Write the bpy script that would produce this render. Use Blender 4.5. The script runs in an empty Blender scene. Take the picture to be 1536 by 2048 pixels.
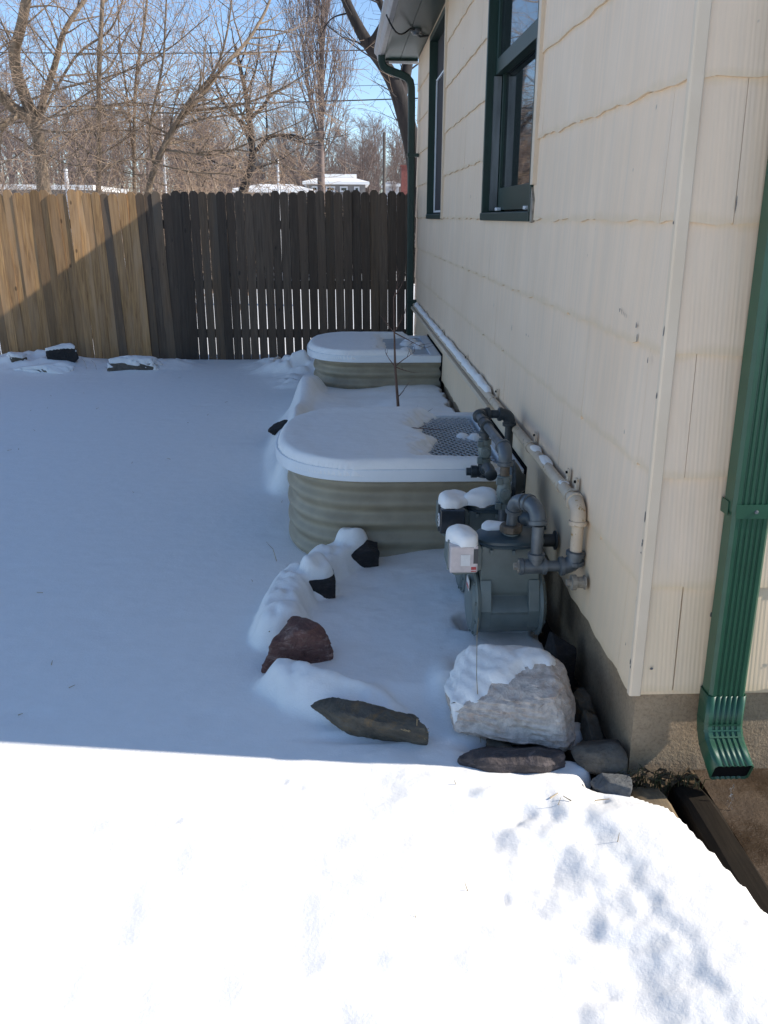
import bpy, math, random
import numpy as np
from mathutils import Vector, Matrix

random.seed(7)
RNG = np.random.default_rng(7)
SC = bpy.context.scene
COL = SC.collection

# ------------------------------------------------------------------ camera
F, CXP, CYP = 1829.0, 768.0, 1024.0
EYE = np.array([0.0, 0.0, 1.51])
_vz = np.array([685 - CXP, 433 - CYP, F]); _vz /= np.linalg.norm(_vz)
_vd = np.array([734 - CXP, 6686 - CYP, F]); _vd -= _vz * _vd.dot(_vz); _vd /= np.linalg.norm(_vd)
_vx = np.cross(_vd, _vz)
ROT = np.array([_vx, _vz, -_vd])
cam_d = bpy.data.cameras.new("camera")
cam = bpy.data.objects.new("camera", cam_d)
COL.objects.link(cam)
SC.camera = cam
cam_d.sensor_fit = 'VERTICAL'
cam_d.sensor_height = 24.0
cam_d.lens = F / 2048 * 24.0
cam_d.clip_start = 0.05
cam_d.clip_end = 2000
M = Matrix.Identity(4)
for i in range(3):
    M[i][0] = ROT[i, 0]; M[i][1] = -ROT[i, 1]; M[i][2] = -ROT[i, 2]; M[i][3] = EYE[i]
cam.matrix_world = M

# ------------------------------------------------------------------ light
SUN_K, SUN_S = 0.14, 0.68                     # towards the sun: (1, -K, S)
SUN_V = Vector((1.0, -SUN_K, SUN_S)).normalized()
w = bpy.data.worlds.new("World"); SC.world = w; w.use_nodes = True
nt = w.node_tree
bg = nt.nodes["Background"]
sky = nt.nodes.new("ShaderNodeTexSky")
sky.sky_type = 'NISHITA'; sky.sun_disc = False
sky.sun_elevation = math.asin(SUN_V.z)
sky.sun_rotation = math.atan2(SUN_V.x, SUN_V.y)
sky.altitude = 3000; sky.air_density = 1.1; sky.dust_density = 0.0; sky.ozone_density = 2.4
nt.links.new(sky.outputs[0], bg.inputs[0])
bg.inputs[1].default_value = 0.110
sun_d = bpy.data.lights.new("sun", 'SUN'); sun_d.energy = 3.3; sun_d.angle = math.radians(0.53)
sun_d.color = (1.0, 0.94, 0.85)
sun = bpy.data.objects.new("sun", sun_d); COL.objects.link(sun)
sun.rotation_euler = SUN_V.to_track_quat('Z', 'Y').to_euler()
SC.view_settings.view_transform = 'Standard'; SC.view_settings.look = 'None'
SC.view_settings.gamma = 1; SC.view_settings.use_curve_mapping = False
SC.view_settings.exposure = 0.95
SC.cycles.max_bounces = 6; SC.cycles.diffuse_bounces = 4

# ------------------------------------------------------------------ helpers
def at(px, py, Y):
    """world point on the vertical plane y = Y seen at a photo pixel"""
    v = ROT @ np.array([px - CXP, py - CYP, F])
    p = EYE + v * (Y / v[1])
    return (float(p[0]), float(p[1]), float(p[2]))

def atz(px, py, Z):
    v = ROT @ np.array([px - CXP, py - CYP, F])
    p = EYE + v * ((Z - EYE[2]) / v[2])
    return (float(p[0]), float(p[1]), float(p[2]))

def sm(t):
    t = np.clip(t, 0, 1); return t * t * (3 - 2 * t)

_lat = {}
def vnoise(x, y, scale, seed):
    if seed not in _lat:
        _lat[seed] = np.random.default_rng(seed).uniform(-1, 1, (256, 256))
    L = _lat[seed]
    X = np.asarray(x) / scale + 1000.5; Y = np.asarray(y) / scale + 1000.5
    xi = np.floor(X).astype(int); yi = np.floor(Y).astype(int)
    fx = X - xi; fy = Y - yi
    fx = fx ** 3 * (fx * (6 * fx - 15) + 10); fy = fy ** 3 * (fy * (6 * fy - 15) + 10)
    a = L[xi % 256, yi % 256]; b = L[(xi + 1) % 256, yi % 256]
    c = L[xi % 256, (yi + 1) % 256]; d = L[(xi + 1) % 256, (yi + 1) % 256]
    return (a * (1 - fx) + b * fx) * (1 - fy) + (c * (1 - fx) + d * fx) * fy

def fbm(x, y, scale, seed, octv=3):
    s = 0; a = 1
    for k in range(octv):
        s = s + a * vnoise(x, y, scale / 2 ** k, seed + k * 17); a *= 0.5
    return s

def n3(P, s, seed):
    return vnoise(P[:, 0] + .37 * P[:, 2], P[:, 1] - .61 * P[:, 2], s, seed) * .6 + vnoise(P[:, 1] + 3.1, P[:, 2] + .5 * P[:, 0], s, seed + 1) * .6
class MB:
    """collects vertices and faces and links them as ONE mesh object"""
    def __init__(self): self.v = []; self.f = []; self.m = []; self.mi = 0
    def add(self, vs, fs):
        o = len(self.v); self.v += [tuple(map(float, p)) for p in vs]
        for f in fs: self.f.append(tuple(i + o for i in f)); self.m.append(self.mi)
        return self
    def box(self, x0, x1, y0, y1, z0, z1):
        vs = [(x, y, z) for z in (z0, z1) for y in (y0, y1) for x in (x0, x1)]
        return self.add(vs, [(0, 2, 3, 1), (4, 5, 7, 6), (0, 1, 5, 4), (2, 6, 7, 3), (0, 4, 6, 2), (1, 3, 7, 5)])
    def prism(self, poly, axis, a, b):
        """extrude a 2-D outline along an axis; outline coords are the other two axes in order"""
        n = len(poly); vs = []
        for t in (a, b):
            for (p, q) in poly:
                vs.append({'x': (t, p, q), 'y': (p, t, q), 'z': (p, q, t)}[axis])
        fs = [tuple(range(n))[::-1], tuple(range(n, 2 * n))]
        for i in range(n):
            j = (i + 1) % n; fs.append((i, j, n + j, n + i))
        return self.add(vs, fs)
    def tube(self, pts, rad, sides=12, cap=True, rect=None):
        P = [Vector(p) for p in pts]; n = len(P)
        R = [rad] * n if not hasattr(rad, '__len__') else rad
        T = []
        for i in range(n):
            t = (P[min(i + 1, n - 1)] - P[max(i - 1, 0)]); T.append(t.normalized())
        up = Vector((0, 0, 1)) if abs(T[0].z) < 0.9 else Vector((0, 1, 0))
        N = (up - T[0] * up.dot(T[0])).normalized()
        vs = []
        for i in range(n):
            N = (N - T[i] * N.dot(T[i])).normalized(); B = T[i].cross(N)
            for k in range(sides):
                a = 2 * math.pi * k / sides
                vs.append(P[i] + (N * math.cos(a) + B * math.sin(a)) * R[i])
        fs = []
        for i in range(n - 1):
            for k in range(sides):
                k2 = (k + 1) % sides
                fs.append((i * sides + k, i * sides + k2, (i + 1) * sides + k2, (i + 1) * sides + k))
        if cap:
            fs.append(tuple(range(sides))[::-1]); fs.append(tuple((n - 1) * sides + k for k in range(sides)))
        return self.add(vs, fs)
    def lathe(self, org, axis, prof, sides=20):
        """prof: list of (distance along axis, radius)"""
        A = Vector(axis).normalized(); O = Vector(org)
        pts = [O + A * t for t, r in prof]
        up = Vector((0, 0, 1)) if abs(A.z) < 0.9 else Vector((0, 1, 0))
        N = (up - A * up.dot(A)).normalized(); B = A.cross(N); vs = []
        for (t, r), p in zip(prof, pts):
            for k in range(sides):
                a = 2 * math.pi * k / sides; vs.append(p + (N * math.cos(a) + B * math.sin(a)) * r)
        fs = []; n = len(prof)
        for i in range(n - 1):
            for k in range(sides):
                k2 = (k + 1) % sides
                fs.append((i * sides + k, i * sides + k2, (i + 1) * sides + k2, (i + 1) * sides + k))
        fs.append(tuple(range(sides))[::-1]); fs.append(tuple((n - 1) * sides + k for k in range(sides)))
        return self.add(vs, fs)
    def build(self, name, mat, parent=None, smooth=None, bevel=0):
        me = bpy.data.meshes.new(name)
        org = Vector(parent['_org']) if parent is not None and '_org' in parent else Vector((0, 0, 0))
        me.from_pydata([(x - org.x, y - org.y, z - org.z) for x, y, z in self.v], [], self.f)
        mats = mat if isinstance(mat, (list, tuple)) else [mat]
        for m_ in mats: me.materials.append(m_)
        if len(mats) > 1: me.polygons.foreach_set('material_index', self.m)
        import bmesh
        b = bmesh.new(); b.from_mesh(me); bmesh.ops.recalc_face_normals(b, faces=b.faces)
        b.to_mesh(me); b.free()
        if smooth is not None:
            me.polygons.foreach_set('use_smooth', [True] * len(me.polygons))
            me.set_sharp_from_angle(angle=math.radians(smooth))
        o = bpy.data.objects.new(name, me); COL.objects.link(o)
        if parent is not None:
            o.parent = parent; o['_org'] = tuple(org)
        if bevel:
            bv = o.modifiers.new('bevel', 'BEVEL'); bv.width = bevel; bv.segments = 2; bv.limit_method = 'ANGLE'
            bv.angle_limit = math.radians(40)
        return o

def np_mesh(name, V, Fq, mat, parent=None, smooth=True):
    """fast mesh from numpy quads / tris"""
    me = bpy.data.meshes.new(name)
    org = np.array(parent['_org']) if parent is not None and '_org' in parent else np.zeros(3)
    V = np.asarray(V, dtype=np.float32) - org.astype(np.float32); Fq = np.asarray(Fq, dtype=np.int32)
    me.vertices.add(len(V)); me.vertices.foreach_set('co', V.ravel())
    k = Fq.shape[1]
    me.loops.add(Fq.size); me.loops.foreach_set('vertex_index', Fq.ravel())
    me.polygons.add(len(Fq))
    me.polygons.foreach_set('loop_start', np.arange(0, Fq.size, k, dtype=np.int32))
    me.polygons.foreach_set('use_smooth', np.full(len(Fq), smooth))
    me.materials.append(mat); me.update(calc_edges=True); me.validate()
    o = bpy.data.objects.new(name, me); COL.objects.link(o)
    if parent is not None: o.parent = parent; o['_org'] = tuple(org)
    return o

def tag(o, label, cat, group=None):
    o['label'] = label; o['category'] = cat
    if group: o['group'] = group
    return o
def thing(name, label, cat, loc, group=None):
    o = bpy.data.objects.new(name, None); COL.objects.link(o)
    o.location = loc; o['_org'] = tuple(float(q) for q in loc); o.empty_display_size = 0.1
    return tag(o, label, cat, group)
def structure(o): o['kind'] = 'structure'; return o
def stuff(o): o['kind'] = 'stuff'; return o

# ------------------------------------------------------------------ materials
class NT:
    def __init__(self, name):
        self.m = bpy.data.materials.new(name); self.m.use_nodes = True
        self.t = self.m.node_tree; self.b = self.t.nodes["Principled BSDF"]
        self.tc = self.t.nodes.new("ShaderNodeTexCoord")
    def n(self, typ, **kw):
        x = self.t.nodes.new(typ)
        for k, v in kw.items(): setattr(x, k, v)
        return x
    def l(self, a, b): self.t.links.new(a, b)
    def geo(self):
        g = self.n("ShaderNodeNewGeometry"); return g.outputs['Position']
    def vec(self, scale=(1, 1, 1), src=None, rnd=False):
        mp = self.n("ShaderNodeMapping"); mp.inputs['Scale'].default_value = scale
        self.l(src if src is not None else self.tc.outputs['Object'], mp.inputs['Vector'])
        if rnd:
            oi = self.n("ShaderNodeObjectInfo"); ml = self.n("ShaderNodeMath", operation='MULTIPLY')
            self.l(oi.outputs['Random'], ml.inputs[0]); ml.inputs[1].default_value = 57.0
            cb = self.n("ShaderNodeCombineXYZ")
            for i in range(3): self.l(ml.outputs[0], cb.inputs[i])
            self.l(cb.outputs[0], mp.inputs['Location'])
        return mp.outputs[0]
    def noise(self, vec, scale, detail=4, rough=0.6, dist=0):
        x = self.n("ShaderNodeTexNoise"); x.inputs['Scale'].default_value = scale
        x.inputs['Detail'].default_value = detail; x.inputs['Roughness'].default_value = rough
        x.inputs['Distortion'].default_value = dist
        self.l(vec, x.inputs['Vector']); return x.outputs['Fac']
    def ramp(self, fac, stops, interp='LINEAR'):
        r = self.n("ShaderNodeValToRGB"); cr = r.color_ramp; cr.interpolation = interp
        while len(cr.elements) < len(stops): cr.elements.new(0.5)
        for e, (p, c) in zip(cr.elements, stops):
            e.position = p; e.color = (c, c, c, 1) if not hasattr(c, '__len__') else (*c, 1)
        self.l(fac, r.inputs[0]); return r.outputs[0]
    def mix(self, fac, a, b, mode='MIX'):
        x = self.n("ShaderNodeMix", data_type='RGBA', blend_type=mode)
        for sock, val in ((x.inputs[0], fac), (x.inputs[6], a), (x.inputs[7], b)):
            if hasattr(val, 'links'): self.l(val, sock)
            elif hasattr(val, '__len__'): sock.default_value = (*val, 1)
            else: sock.default_value = val
        return x.outputs[2]
    def math(self, op, a, b=None):
        x = self.n("ShaderNodeMath", operation=op)
        for i, v in enumerate((a, b)):
            if v is None: continue
            if hasattr(v, 'links'): self.l(v, x.inputs[i])
            else: x.inputs[i].default_value = v
        return x.outputs[0]
    def bump(self, h, strength=0.3, dist=0.01, prev=None):
        x = self.n("ShaderNodeBump"); x.inputs['Strength'].default_value = strength
        x.inputs['Distance'].default_value = dist; self.l(h, x.inputs['Height'])
        if prev is not None: self.l(prev, x.inputs['Normal'])
        return x.outputs[0]
    def done(self, col=None, rough=0.6, normal=None, metal=0, spec=None):
        if col is not None:
            if hasattr(col, 'links'): self.l(col, self.b.inputs['Base Color'])
            else: self.b.inputs['Base Color'].default_value = (*col, 1)
        if hasattr(rough, 'links'): self.l(rough, self.b.inputs['Roughness'])
        else: self.b.inputs['Roughness'].default_value = rough
        self.b.inputs['Metallic'].default_value = metal
        if spec is not None: self.b.inputs['Specular IOR Level'].default_value = spec
        if normal is not None: self.l(normal, self.b.inputs['Normal'])
        return self.m

def m_snow(name='snow', scale=1.0, bump=0.35):
    n = NT(name); g = n.geo()
    a = n.noise(n.vec(src=g), 14 * scale, 5, .62); b = n.noise(n.vec(src=g), 130 * scale, 3, .6); c = n.noise(n.vec(src=g), 480 * scale, 2, .5)
    bp = n.bump(a, bump * .45, 0.03); bp = n.bump(b, bump * .6, .004, bp); bp = n.bump(c, bump * .8, .0016, bp)
    col = n.mix(n.ramp(a, [(.3, 0), (.8, 1)]), (.870, .850, .815), (.920, .900, .868))
    n.b.inputs['Subsurface Weight'].default_value = 0.0
    return n.done(col, 0.55, bp, spec=.25)

def m_plain(name, col, rough=.5, var=.12, scale=20, bump=.1, metal=0, stretch=(1, 1, 1), spec=None, bd=.003):
    n = NT(name); v = n.vec(stretch); f = n.noise(v, scale, 5)
    dark = tuple(c * (1 - var * 1.6) for c in col); lite = tuple(min(1, c * (1 + var)) for c in col)
    c = n.mix(n.ramp(f, [(.3, 0), (.7, 1)]), dark, lite)
    return n.done(c, rough, n.bump(f, bump, bd) if bump else None, metal, spec)

def m_siding():
    n = NT('siding_paint'); g = n.geo()
    # fine vertical striation pressed into the cement shingles
    sp = n.n("ShaderNodeSeparateXYZ"); n.l(g, sp.inputs[0])
    u = n.math('ADD', sp.outputs[0], sp.outputs[1])
    cb = n.n("ShaderNodeCombineXYZ"); n.l(u, cb.inputs[0]); n.l(n.math('MULTIPLY', sp.outputs[2], .04), cb.inputs[1])
    st = n.noise(cb.outputs[0], 130, 2, .5); st2 = n.noise(cb.outputs[0], 26, 3, .6)
    wv = n.math('SINE', n.math('ADD', n.math('MULTIPLY', u, 2 * math.pi / .0118), n.math('MULTIPLY', st2, 5.0)))
    amp = n.ramp(n.noise(n.vec((1, 1, .5), src=g), 3.0, 3, .6), [(.36, .12), (.66, 1)])
    rib = n.math('ADD', n.math('MULTIPLY', n.math('MULTIPLY', wv, amp), .5), n.math('MULTIPLY', st, 1.1))
    bp = n.bump(rib, .20, .0026)
    blot = n.noise(n.vec(src=g), 2.2, 4, .6)
    col = n.mix(n.ramp(blot, [(.3, 0), (.7, 1)]), (.755, .572, .405), (.81, .632, .465))
    streak = n.ramp(n.math('ADD', n.math('MULTIPLY', st2, .75), n.math('MULTIPLY', st, .25)), [(.40, 0), (.72, 1)])
    col = n.mix(n.math('MULTIPLY', streak, .40), col, (.53, .465, .375))
    # yellow dirt that collects along the lower edge of every course
    fr = n.math('FRACT', n.math('DIVIDE', n.math('SUBTRACT', sp.outputs[2], .2545), .312))
    wob = n.math('ADD', fr, n.math('MULTIPLY', n.math('SUBTRACT', n.noise(n.vec(src=g), 11, 4), .5), .16))
    edge = n.ramp(wob, [(0.0, 1), (.025, .85), (.075, 0), (.95, 0), (.985, .8)])
    col = n.mix(n.math('MULTIPLY', edge, .34), col, (.60, .46, .27))
    low = n.ramp(sp.outputs[2], [(.52, 1), (.66, 0)])
    col = n.mix(n.math('MULTIPLY', low, .32), col, (.74, .56, .33))
    # chips and specks
    chip = n.ramp(n.noise(n.vec((1, 1, .6), src=g), 21, 2, .5), [(.765, 0), (.785, 1)])
    col = n.mix(n.math('MULTIPLY', chip, .7), col, (.22, .20, .18))
    return n.done(col, .55, bp, spec=.3)

def m_wood(name, c0, c1, c2, rnd=True, scale=1.0, rough=.75, knots=True, ax=(1, 1, .05)):
    n = NT(name); v = n.vec(ax, rnd=rnd)
    g = n.noise(v, 60 * scale, 5, .65, .6); big = n.noise(n.vec((1, 1, .16), rnd=rnd), 9 * scale, 3, .6, .4)
    oi = n.n("ShaderNodeObjectInfo")
    col = n.mix(n.ramp(g, [(.32, 0), (.66, 1)]), c0, c1)
    col = n.mix(n.ramp(big, [(.42, 0), (.72, 1)]), col, c2)
    vr = n.ramp(oi.outputs['Random'], [(0, .52), (.5, .95), (1, 1.32)])
    col = n.mix(1.0, col, vr, 'MULTIPLY')
    if knots:
        vo = n.n("ShaderNodeTexVoronoi"); vo.inputs['Scale'].default_value = 4.6
        n.l(n.vec((1.3, 1, .62), rnd=rnd), vo.inputs['Vector'])
        k = n.ramp(vo.outputs['Distance'], [(.05, 1), (.085, 0)])
        col = n.mix(n.math('MULTIPLY', k, .75), col, tuple(c * .28 for c in c0))
    return n.done(col, rough, n.bump(g, .4, .003))

def m_rock(name, c0, c1, c2, scale=9, bump=.55, rough=.85):
    n = NT(name); v = n.vec(rnd=True)
    a = n.noise(v, scale, 6, .68, .5); b = n.noise(v, scale * 5, 4, .7); vo = n.noise(n.vec((1, 1, 3), rnd=True), scale * 1.6, 5, .7, 1.2)
    col = n.mix(n.ramp(a, [(.35, 0), (.65, 1)]), c0, c1)
    col = n.mix(n.ramp(vo, [(.52, 0), (.66, 1)]), col, c2)
    col = n.mix(n.ramp(b, [(.3, .55), (.6, 0)]), col, tuple(c * .45 for c in c0))
    bp = n.bump(a, bump, .03); bp = n.bump(b, bump, .008, bp)
    return n.done(col, rough, bp)

def m_bark(name, c0, c1, scale=16):
    n = NT(name); g = n.geo()
    a = n.noise(n.vec((1, 1, .22), src=g), scale, 4, .7)
    col = n.mix(n.ramp(a, [(.35, 0), (.65, 1)]), c0, c1)
    return n.done(col, .9, n.bump(a, .6, .02))

SNOW = m_snow(); SNOWCAP = m_snow('snow_cap', 1.6, .3)
SIDING = m_siding()
GREEN = m_plain('green_paint', (.0055, .0290, .0215), .42, .2, 30, .08, stretch=(1, 1, .2))
GREENMETAL = m_plain('green_metal', (.018, .078, .044), .34, .10, 12, .0)
SOFFITM = m_plain('soffit_paint', (.014, .045, .040), .38, .12, 6, .03, spec=.3)
GUTTERM = m_plain('gutter_white', (.34, .34, .345), .5, .08, 8, .02)
CREAM = m_plain('cream_trim', (.68, .63, .55), .5, .05, 20, .03)
GLASS = m_plain('window_glass', (.010, .013, .016), .03, .0, 5, 0, spec=.8)
SCREENM = m_plain('insect_screen', (.022, .022, .026), .7, .1, 300, .1)
ALU = m_plain('aluminium_track', (.20, .22, .23), .35, .3, 14, .05, metal=.5, stretch=(1, 1, .2))
WHITEPL = m_plain('white_plastic', (.78, .80, .81), .4, .03, 8, 0)
STEELTAN = m_plain('tan_steel', (.345, .295, .205), .5, .12, 7, .03)
GRATEM = m_plain('grate_metal', (.52, .55, .57), .45, .08, 10, 0)
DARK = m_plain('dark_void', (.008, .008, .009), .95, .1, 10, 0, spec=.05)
METERG = m_plain('meter_grey', (.150, .178, .170), .40, .14, 9, .05)
METERLID = m_plain('meter_lid', (.045, .068, .078), .38, .14, 9, .05)
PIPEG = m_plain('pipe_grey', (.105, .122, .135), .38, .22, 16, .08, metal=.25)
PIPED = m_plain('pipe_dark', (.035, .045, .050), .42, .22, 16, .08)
RUST = m_plain('rusty_steel', (.11, .085, .06), .6, .35, 40, .2)
BRASS = m_plain('weathered_fitting', (.33, .30, .25), .45, .3, 40, .1, metal=.3)
PIPECREAM = None
def m_creampipe():
    n = NT('cream_pipe'); v = n.vec(); a = n.noise(v, 24, 5, .7); 
    col = n.mix(n.ramp(a, [(.3, 0), (.7, 1)]), (.55, .44, .32), (.64, .53, .40))
    r = n.ramp(n.noise(v, 46, 4, .7), [(.60, 0), (.67, 1)]); col = n.mix(r, col, (.34, .20, .06))
    d = n.ramp(n.noise(n.vec((2, .8, 2)), 30, 3), [(.69, 0), (.72, 1)]); col = n.mix(d, col, (.05, .045, .04))
    return n.done(col, .5, n.bump(a, .2, .003))
PIPECREAM = m_creampipe()
INDEXC = m_plain('index_cover', (.60, .52, .50), .18, .10, 30, 0)
INDEXD = m_plain('index_dark', (.030, .035, .042), .12, .2, 20, 0)
LABELW = m_plain('white_label', (.72, .70, .68), .5, .06, 60, 0)
LABELR = m_plain('red_label', (.45, .05, .05), .5, .1, 60, 0)
def m_concrete(name, c0, c1, wet=None, scale=7):
    n = NT(name); g = n.geo(); a = n.noise(n.vec(src=g), scale, 6, .7); b = n.noise(n.vec(src=g), scale * 14, 4, .7)
    col = n.mix(n.ramp(a, [(.3, 0), (.7, 1)]), c0, c1)
    col = n.mix(n.ramp(b, [(.30, .5), (.55, 0)]), col, tuple(c * .5 for c in c0))
    rg = .85
    if wet:
        m_ = n.ramp(n.noise(n.vec(src=g), 3.2, 4, .6), [(.40, 0), (.62, 1)])
        col = n.mix(m_, col, wet)
        rg = n.ramp(m_, [(0, .8), (1, .22)])
    bp = n.bump(b, .5, .006); bp = n.bump(a, .4, .02, bp)
    return n.done(col, rg, bp)
FOUND = m_concrete('foundation_concrete', (.25, .175, .105), (.40, .295, .19))
PATIO = m_concrete('patio_concrete', (.050, .030, .015), (.090, .056, .029), (.028, .016, .008), 9)
SOIL = m_concrete('wet_soil', (.018, .015, .012), (.04, .032, .025), None, 16)
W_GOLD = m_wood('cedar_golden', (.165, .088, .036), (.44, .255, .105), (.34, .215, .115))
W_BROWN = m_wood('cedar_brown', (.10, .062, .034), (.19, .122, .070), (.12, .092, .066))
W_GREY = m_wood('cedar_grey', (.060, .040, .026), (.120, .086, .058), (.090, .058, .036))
W_TIMB = m_wood('weathered_timber', (.12, .085, .045), (.26, .185, .10), (.10, .075, .05), knots=False, ax=(1, .05, 1))
W_WET = m_wood('wet_timber', (.010, .008, .006), (.022, .017, .012), (.016, .013, .010), knots=False, ax=(1, .06, 1), rough=.85)
W_WET.node_tree.nodes['Principled BSDF'].inputs['Specular IOR Level'].default_value = .08
B_TAN = m_bark('bark_tan', (.155, .112, .072), (.30, .225, .155))
B_TWIG = m_bark('twig_tan', (.30, .205, .14), (.46, .335, .235))
B_GREY = m_bark('bark_grey', (.145, .106, .092), (.235, .176, .150), 9)
B_DARK = m_bark('bark_dark', (.014, .011, .010), (.038, .029, .025), 9)
B_RED = m_bark('bark_red', (.10, .056, .042), (.19, .115, .085), 30)
R_WHITE = m_rock('rock_white', (.56, .46, .385), (.78, .68, .59), (.64, .47, .36))
R_RED = m_rock('rock_red', (.10, .046, .037), (.185, .088, .070), (.30, .20, .165))
R_DARK = m_rock('rock_dark', (.016, .014, .014), (.03, .027, .026), (.05, .042, .04))
R_PURPLE = m_rock('rock_purple', (.045, .036, .036), (.080, .064, .062), (.13, .105, .10))
R_GREY = m_rock('rock_grey', (.10, .085, .068), (.155, .132, .105), (.125, .098, .072))
R_BLUE = m_rock('rock_bluegrey', (.09, .095, .098), (.15, .155, .155), (.10, .10, .10))
R_BROWN = m_rock('rock_brown', (.060, .053, .042), (.17, .142, .105), (.20, .125, .055), 6)

# ------------------------------------------------------------------ the snow surface
def dpath(x, y, pts):
    """distance to a polyline and the parameter along it"""
    best = np.full(x.shape, 1e9); par = np.zeros(x.shape)
    tot = sum(math.hypot(b[0] - a[0], b[1] - a[1]) for a, b in zip(pts, pts[1:])); acc = 0
    for a, b in zip(pts, pts[1:]):
        dx, dy = b[0] - a[0], b[1] - a[1]; L2 = dx * dx + dy * dy; L = math.sqrt(L2)
        t = np.clip(((x - a[0]) * dx + (y - a[1]) * dy) / L2, 0, 1)
        d = np.hypot(x - a[0] - t * dx, y - a[1] - t * dy)
        m = d < best; best = np.where(m, d, best); par = np.where(m, (acc + t * L) / tot, par); acc += L
    return best, par

RING = [(.03, 3.84), (-.07, 3.74), (-.195, 3.55), (-.25, 3.32), (-.252, 3.13)]
RING2 = [(-.205, 2.765), (-.15, 2.70), (-.02, 2.62), (.10, 2.56)]
RIDGE2 = [(-.30, 5.15), (-.37, 5.7), (-.38, 6.4), (-.35, 7.0), (-.28, 7.45)]
EDGE = [(2.30, .70), (2.20, .70), (2.12, .76), (2.05, .865), (1.98, .885), (1.85, .915), (1.66, .955), (1.4, 1.0), (1.0, 1.06), (-2, 1.5)]
TROUGH = [(.665, 2.02), (.70, 1.90), (.735, 1.78), (.752, 1.63), (.765, 1.44), (.80, 1.2), (.85, .9)]

def edge_x(y):
    ys = [e[0] for e in EDGE][::-1]; xs = [e[1] for e in EDGE][::-1]
    return np.interp(y, ys, xs)

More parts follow.
